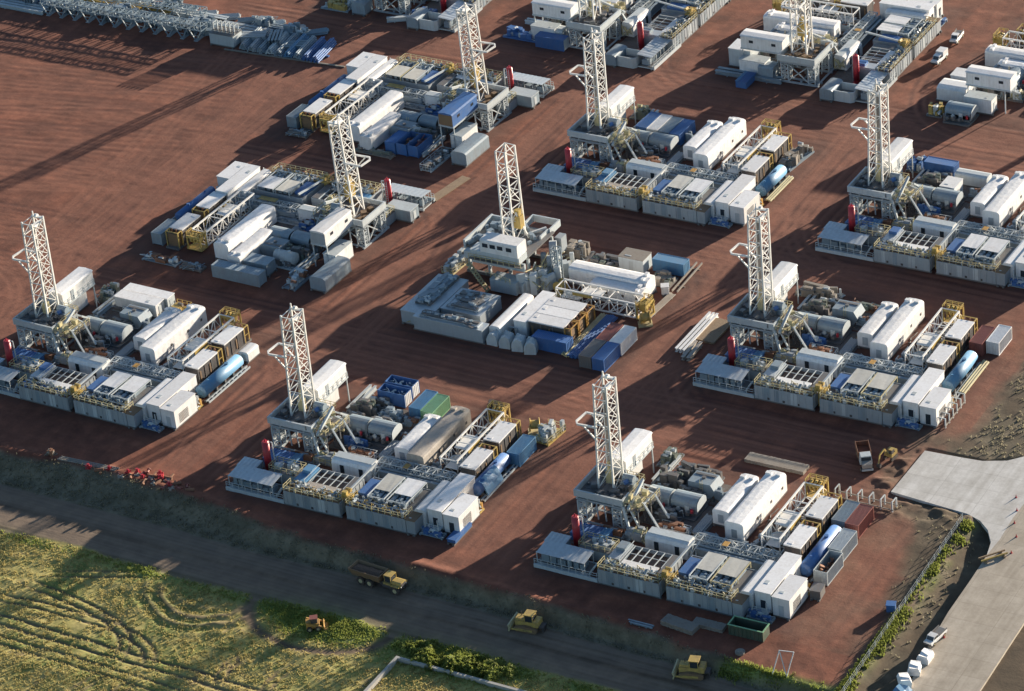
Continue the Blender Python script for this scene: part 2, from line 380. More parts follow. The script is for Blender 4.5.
def container(w, l, h, color, opened=False, load=None, seed=0, endm=None):
    def go():
        R = random.Random(seed)
        o = empty('shipping_container')
        def side(b):
            n = int(l/.3)
            for sx in (-1, 1):
                i = len(b.v); k2 = 2*n+1
                for k in range(k2):
                    y = -l/2+.08+(l-.16)*k/(k2-1); xx = sx*(w/2-(.09 if (k//1) % 2 else .02))
                    b.v += [(xx, y, .12), (xx, y, h-.1)]
                for k in range(k2-1):
                    a = i+2*k; b.f.append((a, a+1, a+3, a+2))
            b.box(-w/2+.1, l/2-.09, .12, w/2-.1, l/2-.04, h-.1)
        part('side_wall', color, o, side)
        def frame(b):
            for sx in (-1, 1):
                for sy in (-1, 1): b.box(sx*w/2-(.14 if sx > 0 else 0), sy*l/2-(.14 if sy > 0 else 0), 0, sx*w/2+(.14 if sx < 0 else 0), sy*l/2+(.14 if sy < 0 else 0), h)
                b.box(sx*w/2-(.1 if sx > 0 else 0), -l/2+.141, h-.12, sx*w/2+(.1 if sx < 0 else 0), l/2-.141, h-.004); b.box(sx*w/2-(.1 if sx > 0 else 0), -l/2+.141, 0, sx*w/2+(.1 if sx < 0 else 0), l/2-.141, .14)
            for sy in (-1, 1): b.box(-w/2+.141, sy*(l/2-.05)-.05, h-.12, w/2-.141, sy*(l/2-.05)+.05, h-.004)
        part('corner_frame', color, o, frame)
        part('door', endm or color, o, lambda b: (b.box(-w/2+.14, -l/2+.01, .12, -.02, -l/2+.07, h-.12), b.box(.02, -l/2+.01, .12, w/2-.14, -l/2+.07, h-.12), [b.bar((x, -l/2-.02, .2), (x, -l/2-.02, h-.2), .05) for x in (-.8, -.3, .3, .8)]))
        if opened:
            part('floor', 'machine', o, lambda b: b.box(-w/2+.12, -l/2+.1, .1, w/2-.12, l/2-.1, .2))
            if load:
                def ld(b):
                    for k in range(38):
                        x, y = R.uniform(-w/2+.5, w/2-.5), R.uniform(-l/2+.6, l/2-.6); z = R.uniform(.3, h-.6); a = R.uniform(0, 6)
                        L = R.uniform(.3, .5)
                        if k % 3: b.bar((x-math.cos(a)*L, y-math.sin(a)*L*1.4, z), (x+math.cos(a)*L, y+math.sin(a)*L*1.4, z+R.uniform(-.2, .5)), R.uniform(.08, .2))
                        else: b.cyl((x, y, z), (x+.1, y+.1, z+.25), R.uniform(.2, .45), 8)
                part('load', load, o, ld)
        else:
            part('roof', color, o, lambda b: b.prof([(-l/2+.1, h-.09)]+[(-l/2+.1+(l-.2)*k/40, h-.03-(.05 if k % 2 else 0)) for k in range(41)]+[(l/2-.1, h-.09)], -w/2+.1, w/2-.1, axis='x'))
        return o
    return go

def shelter(seed, worn=False):
    def go():
        R = random.Random(seed)
        o = empty('pump_shelter')   # 9.3 x 3.4, front at -1.7
        part('skid', 'pale_grey', o, lambda b: (b.box(-4.7, -2.6, 0, 7.2, -2.3, .7), b.box(-4.7, -2.299, .1, -4.4, -1.7, .5), b.box(6.9, -2.299, .1, 7.2, 1.5, .5), b.box(-4.7, -2.0, 0, 4.9, -1.7, .5), b.box(-4.7, 1.5, 0, 7.2, 1.8, .5), [b.box(x, -1.69, .1, x+.3, 1.49, .4) for x in np.arange(-4.6, 4.8, 1.8)]))
        part('deck', 'machine', o, lambda b: b.box(-4.65, -1.68, .42, 4.85, 1.48, .52))
        part('roof', 'metal_roof', o, lambda b: b.corr(-4.4, -1.95, 4.6, 1.6, 2.62, 9, .04, .05, .3), False)
        def posts(b):
            for x in (-4.5, -1.9, 0, 1.5, 4.4):
                b.bar((x, -1.6, .5), (x, -1.6, 2.6), .12); b.bar((x, 1.4, .5), (x, 1.4, 2.85), .12)
        part('roof_post', 'pale_grey', o, posts)
        part('railing', 'pale_grey', o, lambda b: b.rail([(-4.6, -2.45), (7.1, -2.45), (7.1, 1.4)], .701, 1.0, 1.3, .08))
        def eng(b):
            x = -4
            while x < 3.6:
                w = R.uniform(.6, 1.6); h = R.uniform(.6, 1.4); b.box(x, -1.0, .53, x+w, R.uniform(.4, 1.1), .53+h)
                if R.random() < .6: b.cyl((x+.1, -.3, .8+h), (x+w-.1, -.3, .8+h), .3, 8)
                x += w+R.uniform(.1, .4)
        part('pump', 'blue_grey', o, eng)
        def ladder(b):
            b.bar((4.9, -1.8, .2), (6.4, -1.8, 2.6), .12); b.bar((4.9, -1.0, .2), (6.4, -1.0, 2.6), .12)
            for k in range(7): b.box(5+.2*k, -1.8, .3+.33*k, 5.25+.2*k, -1.0, .36+.33*k)
        part('stair', 'pale_grey', o, ladder)
        return o
    return go
def wing(w, l):
    def go():
        o = empty('tool_shed')
        part('wall', 'blue_grey', o, lambda b: (b.box(-w/2, -l/2, 0, w/2, l/2, 2.3)))
        part('roof', 'metal_roof', o, lambda b: b.corr(-w/2-.15, -l/2-.1, w/2+.15, l/2+.15, 2.55, 5, .06, .05, .1))
        part('gable', 'pale_grey', o, lambda b: b.box(-w/2, -l/2+.02, 2.303, w/2, l/2-.02, 2.5))
        return o
    return go

def separator():
    o = empty('mud_gas_separator')
    part('tank', 'red', o, lambda b: b.cyl((0, 0, .9), (0, 0, 6.3), .64, 16), True)
    part('cap', 'red', o, lambda b: (b.cyl((0, 0, 6.301), (0, 0, 6.5), .64, 16, .5), b.cyl((0, 0, 6.501), (0, 0, 6.95), .12, 8)))
    part('skirt', 'red', o, lambda b: (b.box(-.85, -.85, 0, .85, .85, .18), b.cyl((0, 0, .181), (0, 0, .899), .56, 12), b.bar((.6, 0, .3), (1.2, 0, .3), .3)))
    part('ladder', 'pale_grey', o, lambda b: (b.bar((-.25, .72, .5), (-.25, .72, 6.3), .06), b.bar((.25, .72, .5), (.25, .72, 6.3), .06), [b.bar((-.25, .72, z), (.25, .72, z), .05) for z in np.arange(.8, 6.2, .45)]))
    part('vent_pipe', 'pale_grey', o, lambda b: b.tube([(.2, .2, 6.2), (1.0, .5, 6.2), (1.1, .6, .8)], .12, 6))
    return o

def trip_tank(seed):
    def go():
        R = random.Random(seed)
        o = empty('trip_tank')    # 6 x 3
        part('tank', 'grey', o, lambda b: b.box(-3, -1.5, 0, 3, 1.4, 2.0))
        part('deck', 'machine', o, lambda b: b.box(-3.05, -1.55, 2.003, 3.05, 1.45, 2.08))
        part('railing', 'pale_yellow', o, lambda b: b.rail([(-3, -1.5), (3, -1.5), (3, 1.4), (-3, 1.4), (-3, -1.5)], 2.08, 1.1, 1.3, .09))
        def k(b):
            for _ in range(14): b.rbox(R.uniform(-2.5, 2.5), R.uniform(-1, 1), 2.08, R.uniform(.3, 1), R.uniform(.3, .9), R.uniform(.2, 1.0), R.uniform(0, 3))
        part('pump', 'pale_grey', o, k)
        part('stair', 'yellow', o, lambda b: (b.bar((3.1, -1.2, 2.0), (5.0, -1.2, .1), .14, .25), b.bar((3.1, -.3, 2.0), (5.0, -.3, .1), .14, .25), [b.box(3.15+.26*i, -1.2, 1.85-.27*i, 3.4+.26*i, -.3, 1.9-.27*i) for i in range(7)], b.rail([(3.1, -1.25), (5, -1.25)], .9, .6, 1, .08)))
        return o
    return go

def mud_tank(L, W, mode, seed, H=2.9):
    # origin at front-left corner, x 0..L, y 0..W. mode 'open' or 'shaker'
    def go():
        R = random.Random(seed)
        o = empty('mud_tank')
        def body(b):
            b.box(0, 0, .35, L, .12, H); b.box(0, W-.12, .35, L, W, H); b.box(0, .121, .35, .12, W-.121, H); b.box(L-.12, .121, .35, L, W-.121, H)
            b.box(.121, .121, .35, L-.121, W-.121, .5)
            x = .6
            while x < L:                      # stiffeners on the outer wall
                b.box(x, -.055, .4, x+.09, -.002, H-.05); x += 1.15
            for y in np.arange(.7, W, 1.2): b.box(L+.002, y, .4, L+.055, y+.09, H-.05)
        part('wall', 'grey', o, body)
        part('skid', 'machine', o, lambda b: (b.box(-.2, .1, 0, L+.2, .5, .345), b.box(-.2, W-.5, 0, L+.2, W-.1, .345), [b.box(x, .501, .05, x+.3, W-.501, .3) for x in (.2, L/2, L-.5)]))
        [part('hatch', 'dark', o, lambda b: b.box(x, -.03, .5, x+.45, -.003, .95)) for x in (L*.22, L*.48, L*.74)]
        for x in (L*.12+.2, L*.34, L*.62): part('panel', 'blue_grey' if R.random() < .5 else 'pale_grey', o, lambda b: b.box(x, -.02, .45, x+R.uniform(.6, 1.6), -.004, H-.1))
        wy = 2.5
        part('walkway', 'brown', o, lambda b: (b.box(.121, .121, H-.14, L-.121, wy, H-.02), [b.box(x, .13, H-.019, x+.05, wy, H+.01) for x in np.arange(.4, L-.3, .6)]))
        part('railing', 'pale_yellow', o, lambda b: (b.rail([(.05, .06), (L-.05, .06)], H, 1.1, 1.25, .1), b.rail([(.05, .06), (.05, wy)], H, 1.1, 1.2, .1), b.rail([(L-.05, .06), (L-.05, wy)], H, 1.1, 1.2, .1)))
        def q(b):
            b.cyl((.3, 1.25, H+.12), (L-.3, 1.25, H+.12), .1, 6)
            for _ in range(int(L*4)):
                b.rbox(R.uniform(.6, L-.6), R.uniform(.2, wy+.7), H, R.uniform(.12, .6), R.uniform(.12, .5), R.uniform(.15, .8), R.uniform(0, 3))
        part('valve_manifold', 'pale_grey', o, q)
        def q3(b):
            b.cyl((.4, 2.2, H+.1), (L-.4, 2.2, H+.1), .08, 6)
            for _ in range(int(L*2.6)):
                x, y = R.uniform(.6, L-.8), R.uniform(.4, wy); b.tube([(x, y, H), (x+R.uniform(-.2, .2), y, H+R.uniform(.4, 1.0)), (x+R.uniform(-.9, .9), y+R.uniform(-.5, .5), H+R.uniform(.2, .9))], .06, 5)
        part('pipework', R.choice(['yellow', 'pale_yellow']), o, q3)
        def q4(b):
            for _ in range(int(L*2.2)):
                b.rbox(R.uniform(.6, L-.6), R.uniform(.4, wy-.1), H, R.uniform(.2, .7), R.uniform(.2, .6), R.uniform(.1, .5), R.uniform(0, 3))
            b.box(.5, 1.6, H+.012, L-.5, 1.72, H+.06)
        part('deck_equipment', R.choice(['dark', 'blue', 'machine']), o, q4)
        def q2(b):
            b.cyl((.6, 1.5, H+.05), (L-.6, 1.5, H+.05), .06, 5)
            for _ in range(int(L*1.2)):
                x = R.uniform(.8, L-.8); b.cyl((x, R.uniform(.5, wy), H), (x, R.uniform(.5, wy), H+R.uniform(.5, .9)), R.uniform(.1, .3), 8)
        part('agitator_motor', 'blue_grey', o, q2)
        part('pipe', 'pale_grey', o, lambda b: (b.cyl((.3, 1.9, H+.35), (L-.3, 1.9, H+.35), .13, 8), b.cyl((.3, .6, H+.2), (L*.7, .6, H+.2), .09, 8)))
        if mode == 'open':
            part('mud', 'mud', o, lambda b: b.box(2.6, wy+1.7, .5, L-1.6, W-.13, H-.7))
            part('front_board', 'tan_tarp' if seed % 2 else 'white', o, lambda b: b.box(2.7, wy+.15, H-.1, L-2.0, wy+1.6, H+.08))
            part('cover', 'light_blue' if seed % 2 else 'metal_roof', o, lambda b: b.box(.125, wy+.9, H-.1, 2.4, W-.13, H+.3))
            part('cover', 'machine', o, lambda b: b.box(L-1.6, wy+.1, H-.1, L-.13, W-.13, H+.05))
            def bars(b):
                n = 5
                for k in range(n+1):
                    x = 2.7+(L-4.4)*k/n; b.bar((x, wy+1.6, H), (x, W-.15, H), .13)
                b.bar((2.7, (wy+W)/2+.8, H-.1), (L-1.7, (wy+W)/2+.8, H-.1), .1)
                b.bar((2.7, wy+.2, H+1.2), (2.7, W-.4, H+1.2), .09); b.bar((2.7, wy+.2, H), (2.7, wy+.2, H+1.2), .09)
            part('cross_beam', 'pale_grey', o, bars)
            part('tool_locker', R.choice(['blue', 'light_blue', 'blue_grey']), o, lambda b: b.box(.5, W-2.6, H+.301, 2.1, W-.6, H+.9))
            part('wall_divider', 'blue_grey', o, lambda b: b.box(2.45, wy+.1, .5, 2.6, W-.13, H-.1))
            part('wall_divider', 'blue_grey', o, lambda b: b.box(L-1.7, wy+.1, .5, L-1.61, W-.13, H-.11))
        else:
            part('pit_cover', R.choice(['blue', 'blue', 'blue_grey']), o, lambda b: (b.box(.3, wy+1.2, H-.04, 2.6, W-1.2, H+.5)))
            for x0, x1 in mode:
                part('shaker_canopy', 'canvas' if R.random() < .7 else 'white_roof', o, lambda b: b.prof([(W-4.3, H+.95), (W+.4, H+1.05), (W+.4, H+1.13), (W-4.3, H+1.03)], x0, x1, axis='x', nseg=5, wob=.03, R=R))
                def fr(b):
                    for x in (x0+.05, x1-.05):
                        for y in (wy+.2, W-4.4, W+.3): b.bar((x, y, H), (x, y, H+1.1), .13)
                        b.bar((x, wy+.2, H+1.05), (x, W+.4, H+1.05), .16)
                    b.bar((x0, wy+.2, H+1.05), (x1, wy+.2, H+1.05), .14)
                part('canopy_frame', 'pale_yellow' if R.random() < .3 else 'pale_grey', o, fr)
                def sh(b):
                    for k in range(3):
                        xx = x0+.2+k*(x1-x0)/3; b.box(xx, wy+.3, H, xx+.75, W-4.7, H+.7); b.box(xx, W-4.4, H, xx+.75, W-.5, H+.8)
                    for k in range(8): b.rbox(R.uniform(x0+.3, x1-.3), R.uniform(wy+.3, W-4.6), H+.3, .4, .4, .6, R.uniform(0, 3))
                part('shale_shaker', 'blue_grey', o, sh)
            part('rear_deck', 'machine', o, lambda b: b.box(.125, wy+.05, H-.2, L-.125, W-.125, H-.05))
        return o
    return go

def jib():
    o = empty('jib_hoist')
    part('post', 'yellow', o, lambda b: (b.box(-.3, -.3, 0, .3, .3, 4.2), b.box(-.9, -.5, 3.1, 1.0, .6, 3.6), b.box(-.5, -.9, 3.6, .4, -.2, 4.6)))
    part('boom', 'pale_grey', o, lambda b: b.bar((0, 0, 4.0), (.6, 8.6, 4.7), .32))
    part('winch', 'yellow', o, lambda b: (b.cyl((-.5, .6, 4.2), (.5, .6, 4.2), .35, 10), b.rail([(-1.2, -1), (1.4, -1), (1.4, 1)], 3.0, 1.1, .8, .1)))
    return o

def pump_house():
    o = empty('choke_house')     # 7.8 x 2.8, along x
    W, L, H = 2.7, 7.8, 3.3
    def body(b): b.prof([(-W/2, .3), (W/2, .3), (W/2, H-.1), (-W/2+.9, H), (-W/2+.35, H-.2), (-W/2+.05, H-.7)], -L/2, L/2, axis='x')
    part('body', 'white', o, body)
    part('roof', 'pale_grey', o, lambda b: b.box(-L/2+.1, -W/2+.95, H+.002, L/2-.1, W/2-.05, H+.1))
    for x in (-2.2, 1.6): part('door', 'glass', o, lambda b: b.box(x, -W/2-.04, .7, x+.8, -W/2-.004, 2.5))
    part('skid', 'machine', o, lambda b: (b.box(-L/2-.3, -1.2, 0, L/2+.3, -.9, .3), b.box(-L/2-.3, .9, 0, L/2+.3, 1.2, .3)))
    R = random.Random(4)
    part('pipework', 'pale_yellow', o, lambda b: [b.bar((-L/2-.1-.5*R.random(), R.uniform(-1.3, 1.3), R.uniform(.5, 3)), (-L/2-.1-.9*R.random(), R.uniform(-1.3, 1.3), R.uniform(.5, 3.3)), .16) for _ in range(14)])
    part('end_pipework', 'pale_grey', o, lambda b: [b.bar((L/2+.1+.3*R.random(), R.uniform(-1.3, 1.3), R.uniform(.5, 3)), (L/2+.2+1.1*R.random(), R.uniform(-1.3, 1.3), R.uniform(.5, 3)), .15) for _ in range(14)])
    return o

def catwalk(L, yellow=False):
    def go():
        o = empty('pipe_catwalk')    # along x, 0..L, width 3
        part('tray', 'blue_grey', o, lambda b: (b.box(0, -1.5, .9, L, -1.2, 2.1), b.box(0, -1.19, .9, L, 1.19, 1.1), b.box(0, 1.2, .9, L, 1.45, 1.9)))
        def tr(b):
            P = [(.2, -.9, 1.7), (.2, .9, 1.7), (.2, .9, 2.7), (.2, -.9, 2.7)]; Q = [(L-.2, y, z) for _, y, z in P]
            truss_box(b, P, Q, int(L/1.2), .14, .1, faces=(0, 1, 2, 3))
        part('truss', 'pale_grey', o, tr)
        part('leg', 'grey', o, lambda b: [b.box(x, y, 0, x+.35, y+.35, .899) for x in np.arange(.3, L, 3.4) for y in (-1.4, 1.0)])
        part('stop_plate', 'yellow' if yellow else 'orange', o, lambda b: b.box(L*.36, -1.1, 2.78, L*.36+(4 if yellow else 1.0), .2, 2.86))
        return o
    return go

def power_unit(seed, L=6.2, W=3.1, fc='yellow'):
    def go():
        R = random.Random(seed)
        o = empty('generator_set')
        part('skid', 'machine', o, lambda b: b.box(-W/2, -L/2-.2, 0, W/2, L/2+1.9, .4))
        part('enclosure', 'dark', o, lambda b: (b.box(-W/2+.15, -L/2+.1, .401, W/2-.15, L/2-.15, 3.3)))
        [part('side_panel', 'brown', o, lambda b: b.box(sx*(W/2-.1)-.04, y, .8, sx*(W/2-.1)+.04, y+R.uniform(.3, .6), 2.7)) for sx in (-1, 1) for y in (-L/2+.5, .4)]
        part('roof', 'white_roof', o, lambda b: (b.box(-W/2, -L/2, 3.45, W/2, L/2, 3.7), b.box(-W/2+.6, -L/2+.5, 3.7, -W/2+1.4, -L/2+1.1, 3.76)))
        [part('side_frame', 'machine', o, lambda b: (b.box(sx*(W/2-.12)-.05, -L/2+.06, 3.3, sx*(W/2-.12)+.05, L/2-.1, 3.44), [b.box(sx*(W/2-.12)-.06, y, .4, sx*(W/2-.12)+.06, y+.12, 3.299) for y in (-L/2+.06, -L/6, L/6, L/2-.2)])) for sx in (-1, 1)]
        part('radiator', 'brown', o, lambda b: (b.box(-W/2+.3, L/2+.25, .401, W/2-.3, L/2+1.2, 3.0)))
        def yf(b):
            for x in (-W/2+.05, W/2-.25):
                b.box(x, L/2+.02, .401, x+.2, L/2+.22, 3.5); b.box(x, L/2+1.3, .401, x+.2, L/2+1.5, 3.5); b.box(x, L/2+.02, 3.5, x+.2, L/2+1.5, 3.65)
            b.box(-W/2+.26, L/2+1.3, 3.5, W/2-.26, L/2+1.45, 3.65)
            b.bar((W/2-.1, L/2+.1, 1.9), (W/2-.1, L/2+1.4, 1.9), .1)
        part('radiator_frame', fc, o, yf)
        part('exhaust', 'rust', o, lambda b: (b.cyl((.5, L/2+.6, 3.0), (.5, L/2+.6, 3.9), .16, 8), b.cyl((-.5, L/2+.6, 3.0), (-.5, L/2+.6, 3.9), .16, 8)))
        return o
    return go

def fuel_tank(L, color, r=1.25, wrap=False):
    def go():
        o = empty('fuel_tank')
        part('tank', color, o, lambda b: b.cyl((0, -L/2, r+.45), (0, L/2, r+.45), r, 20), True)
        for e in (1, -1): part('tank_end', color, o, lambda b: b.cyl((0, e*L/2, r+.45), (0, e*(L/2+.25), r+.45), r, 20, r*.55))
        part('saddle', 'machine', o, lambda b: ([b.box(-1.1, y, .3, 1.1, y+.4, 1.0) for y in np.arange(-L/2+.6, L/2, 2.6)], b.box(-1.2, -L/2-.6, 0, -.8, L/2+.6, .3), b.box(.8, -L/2-.6, 0, 1.2, L/2+.6, .3)))
        part('skid_ladder', 'pale_grey', o, lambda b: (b.box(1.25, -L/2-.6, .1, 1.4, L/2+.6, .45), b.box(1.9, -L/2-.6, .1, 2.05, L/2+.6, .45), [b.box(1.4, y, .15, 1.9, y+.3, .35) for y in np.arange(-L/2-.4, L/2+.4, 1.3)]))
        part('manhole', color, o, lambda b: (b.cyl((0, L*.2, 2*r+.35), (0, L*.2, 2*r+.7), .35, 10), b.cyl((0, -L*.3, 2*r+.35), (0, -L*.3, 2*r+.6), .2, 8)))
        if wrap:
            part('tarpaulin', 'light_blue', o, lambda b: b.prof([(.2, 2*r+.52), (.9, 2*r+.2), (1.5, 1.6), (1.9, .5), (1.6, .5), (1.2, 1.6), (.8, 2*r)], -L/2+1, L*.1, nseg=6, wob=.12, R=random.Random(3)))
        return o
    return go

def lying_mast(seed, solid=True):
    def go():
        R = random.Random(seed)
        o = empty('mast_section')   # 3.4 wide, y -9.5..9.5
        W, H, L0, L1 = 3.3, 2.9, -9.6, 7.4
        def tr(b):
            for x in (-W/2, W/2):
                b.bar((x, L0, .7), (x, L1, .7), .24); b.bar((x, L0+.5, .7+H), (x, L1, .7+H), .28)
                n = 9
                for k in range(n+1):
                    y = L0+.5+(L1-L0-.5)*k/n; b.bar((x, y, .7), (x, y, .7+H), .14)
                    if k < n:
                        y2 = L0+.5+(L1-L0-.5)*(k+1)/n
                        a, c = ((x, y, .7), (x, y2, .7+H)) if k % 2 else ((x, y, .7+H), (x, y2, .7)); b.bar(a, c, .13)
            for k in range(10):
                y = L0+.5+(L1-L0-.5)*k/9; b.bar((-W/2, y, .7), (W/2, y, .7), .16)
                if k in (0, 3, 4, 6, 9): b.bar((-W/2, y, .7+H), (W/2, y, .7+H), .15)
                if k < 9: b.bar((-W/2 if k % 2 else W/2, y, .7), (W/2 if k % 2 else -W/2, y+1.8, .7), .13)
        part('truss', 'mast_white', o, tr)
        part('deck_plate', 'mast_white', o, lambda b: (b.box(-W/2+.16, -4.6, 2.9, W/2-.16, -.2, 3.05), b.box(-W/2+.4, -8.6, 1.4, W/2-.5, -4.7, 1.5)))
        def coil(b):
            for k in range(14):
                t0, t1 = 2*PI*k/14, 2*PI*(k+1)/14
                for rr, zz in ((1.1, 2.2), (.8, 2.4)): b.bar((rr*math.cos(t0), -6.6+rr*math.sin(t0), zz), (rr*math.cos(t1), -6.6+rr*math.sin(t1), zz), .16)
        part('hose_coil', 'pale_grey', o, coil)
        def blk(b):
            for y in (7.5, 9.3):
                for x in (-W/2, W/2-.25): b.box(x, y, .6, x+.25, y+.3, 3.4)
                b.box(-W/2+.26, y, 2.9, W/2-.26, y+.3, 3.4)
            b.box(-W/2-.1, 7.45, .4, W/2+.1, 9.65, .59); b.bar((-W/2, 7.6, .8), (W/2, 7.6, 3), .2); b.bar((-W/2, 9.7, 3), (W/2, 9.7, .8), .2)
            for x in (-1.1, -.3, .5): b.cyl((x, 8.6, 2.6), (x+.4, 8.6, 2.6), .95, 12)
            b.rail([(-W/2, 7.6), (-W/2, 9.5), (W/2, 9.5), (W/2, 7.6)], 3.4, .7, 1, .12)
        part('crown_block', 'yellow', o, blk)
        part('support', 'machine', o, lambda b: [b.box(-W/2, y, 0, W/2, y+.5, .58) for y in (-8.5, -2, 4.5)])
        part('edge_guard', 'yellow', o, lambda b: b.box(W/2+.16, -5.5, 2.9, W/2+.24, -1.5, 3.5))
        return o
    return go

def tarp_tank(w, l, h, m='white_tarp', seed=0):
    def go():
        R = random.Random(seed); o = empty('covered_tank')
        part('skid', 'machine', o, lambda b: (b.box(-w/2+.1, -l/2-.2, 0, -w/2+.45, l/2+.2, .5), b.box(w/2-.45, -l/2-.2, 0, w/2-.1, l/2+.2, .5), [b.box(-w/2+.451, y, .1, w/2-.451, y+.3, .4) for y in (-l/2, -l/4, 0, l/4, l/2-.3)]))
        pr = [(-w/2, .45), (w/2, .45), (w/2, h*.87), (w*.46, h*.95), (w*.34, h*.99), (0, h*1.01), (-w*.34, h*.99), (-w*.46, h*.95), (-w/2, h*.87)]
        part('cover', m, o, lambda b: b.prof(pr, -l/2, l/2, nseg=int(l/1.6), wob=.014, R=R))
        part('door', 'grey', o, lambda b: b.box(-.5, -l/2-.06, .9, .5, -l/2-.01, 2.5))
        part('vent', m, o, lambda b: b.box(-w*.4, l/2-1.6, h*.9, -w*.1, l/2-.9, h+.4))
        part('vent', m, o, lambda b: b.box(w*.12, l/2-1.4, h*.9, w*.36, l/2-.8, h+.3))
        [part('hatch', 'dark', o, lambda b: b.box(w/2+.002, y, 1.7, w/2+.05, y+.5, 2.2)) for y in (-l*.2, l*.12, l*.38)]
        return o
    return go

def mud_pump(w=4.5, l=3.2, col='blue_grey', seed=0):
    def go():
        R = random.Random(seed); o = empty('mud_pump')
        part('skid', 'machine', o, lambda b: b.box(-w/2, -l/2-1.2, 0, w/2, l/2+.6, .4))
        n = 8; pr = []
        for k in range(n+1):
            t = PI*k/n; pr.append((math.cos(t)*l/2, 2.3+math.sin(t)*1.0))
        pr += [(-l/2, .9), (-l/2+.1, .9), (-l/2+.1, 2.2)]+[(-math.cos(PI*k/n)*(l/2-.1), 2.3+math.sin(PI*k/n)*.88) for k in range(n+1)]+[(l/2-.1, 1.7), (l/2, 1.7)]
        part('hood', col, o, lambda b: b.prof(pr, -w/2, w/2, axis='x'))
        part('hood_end', 'pale_grey', o, lambda b: b.prof([(l/2, 1.6)]+[(math.cos(PI*k/n)*l/2, 2.3+math.sin(PI*k/n)*1.0) for k in range(n+1)]+[(-l/2, 1.2)], w/2-.15, w/2+.05, axis='x'))
        def mc(b):
            b.box(-w/2+.3, -l/2, .401, w/2-.3, l/2-.3, 1.7)
            for k in range(3): b.cyl((-w/2+.8+k*1.3, -l/2-.9, 1.1), (-w/2+.8+k*1.3, -l/2, 1.1), .38, 10)
            b.cyl((-w/2+.2, -l/2-.8, 1.9), (-w/2+.2, -l/2-.8, .4), .25, 8)
        part('pump_body', 'machine', o, mc)
        part('liner', 'red', o, lambda b: b.cyl((w/2-.6, -l/2-.7, 1.5), (w/2-.6, -l/2-.7, 2.2), .25, 8))
        part('side_door', 'pale_grey', o, lambda b: (b.box(.2, -l/2-.13, .9, 1.0, -l/2-.02, 2.2), b.cyl((-1.0, -l/2-.1, 1.4), (-1.0, -l/2-.35, 1.4), .4, 10)))
        return o
    return go

def skid_machine(w, l, h, seed, mats=('machine', 'blue_grey', 'pale_grey'), n=9, rail=None):
    n = int(n*1.7)
    def go():
        R = random.Random(seed); o = empty('equipment_skid')
        part('skid', mats[0], o, lambda b: (b.box(-w/2, -l/2, 0, -w/2+.3, l/2, .35), b.box(w/2-.3, -l/2, 0, w/2, l/2, .35), b.box(-w/2+.31, -l/2+.1, .1, w/2-.31, l/2-.1, .25)))
        def a(b):
            for k in range(n):
                ww, ll, hh = R.uniform(.4, w*.42), R.uniform(.4, l*.3), R.uniform(h*.25, h)
                b.rbox(R.uniform(-w/2+ww/2, w/2-ww/2), R.uniform(-l/2+ll/2, l/2-ll/2), .26+.004*k, ww, ll, hh, 0 if R.random() < .7 else R.uniform(-.4, .4))
        part('housing', mats[1], o, a)
        def c(b):
            for k in range(n//2+1):
                x, y = R.uniform(-w/2+.5, w/2-.5), R.uniform(-l/2+.6, l/2-.6); z = R.uniform(.6, h)
                if R.random() < .5: b.cyl((x-.5, y, z), (x+.5, y, z), R.uniform(.2, .5), 10)
                else: b.cyl((x, y, .3), (x, y, z+.2), R.uniform(.15, .4), 10)
            for k in range(5):
                x, y, z = R.uniform(-w/2+.2, w/2-.2), R.uniform(-l/2, l/2), R.uniform(.5, h); b.tube([(x, y, z), (x+R.uniform(-1, 1), y+R.uniform(-1, 1), z), (x+R.uniform(-1, 1), y+R.uniform(-1, 1), .3)], .07, 5)
        c0 = c
        def c(b): b.bar((-w/2+.25, -l/2+.1, .42), (w/2-.25, l/2-.1, .42), .1); b.bar((w/2-.25, -l/2+.1, .5), (-w/2+.25, l/2-.1, .5), .1); c0(b)
        part('pipework', mats[2], o, c)
        if rail: part('railing', rail, o, lambda b: b.rail([(-w/2, -l/2), (w/2, -l/2), (w/2, l/2), (-w/2, l/2)], .3, 1.2, 1.3, .09))
        return o
    return go

def tank_box(w, l, h, m='grey', seed=0, slope=True):
    def go():
        o = empty('hopper_tank')
        part('tank', m, o, lambda b: b.prof([(-w/2, .3), (w/2-(.9 if slope else 0), .3), (w/2, h*.55), (w/2-(.8 if slope else 0), h), (-w/2, h)], -l/2, l/2))
        part('skid', 'machine', o, lambda b: (b.box(-w/2, -l/2-.4, 0, -w/2+.3, l/2+.4, .29), b.box(w/2-.5, -l/2-.4, 0, w/2-.2, l/2+.4, .29), [b.box(-w/2+.31, y, .05, w/2-.51, y+.3, .25) for y in (-l/2, 0, l/2-.3)]))
        part('hatch', 'machine', o, lambda b: (b.cyl((-.3, 0, h), (-.3, 0, h+.3), .35, 10), b.box(-w/2+.3, l*.2, h+.002, w/2-1.0, l*.35, h+.12)))
        part('ladder', 'pale_yellow', o, lambda b: (b.bar((-.2, -l/2-.08, .3), (-.2, -l/2-.08, h+.8), .06), b.bar((.25, -l/2-.08, .3), (.25, -l/2-.08, h+.8), .06), [b.bar((-.2, -l/2-.08, z), (.25, -l/2-.08, z), .05) for z in np.arange(.5, h, .4)]))
        return o
    return go
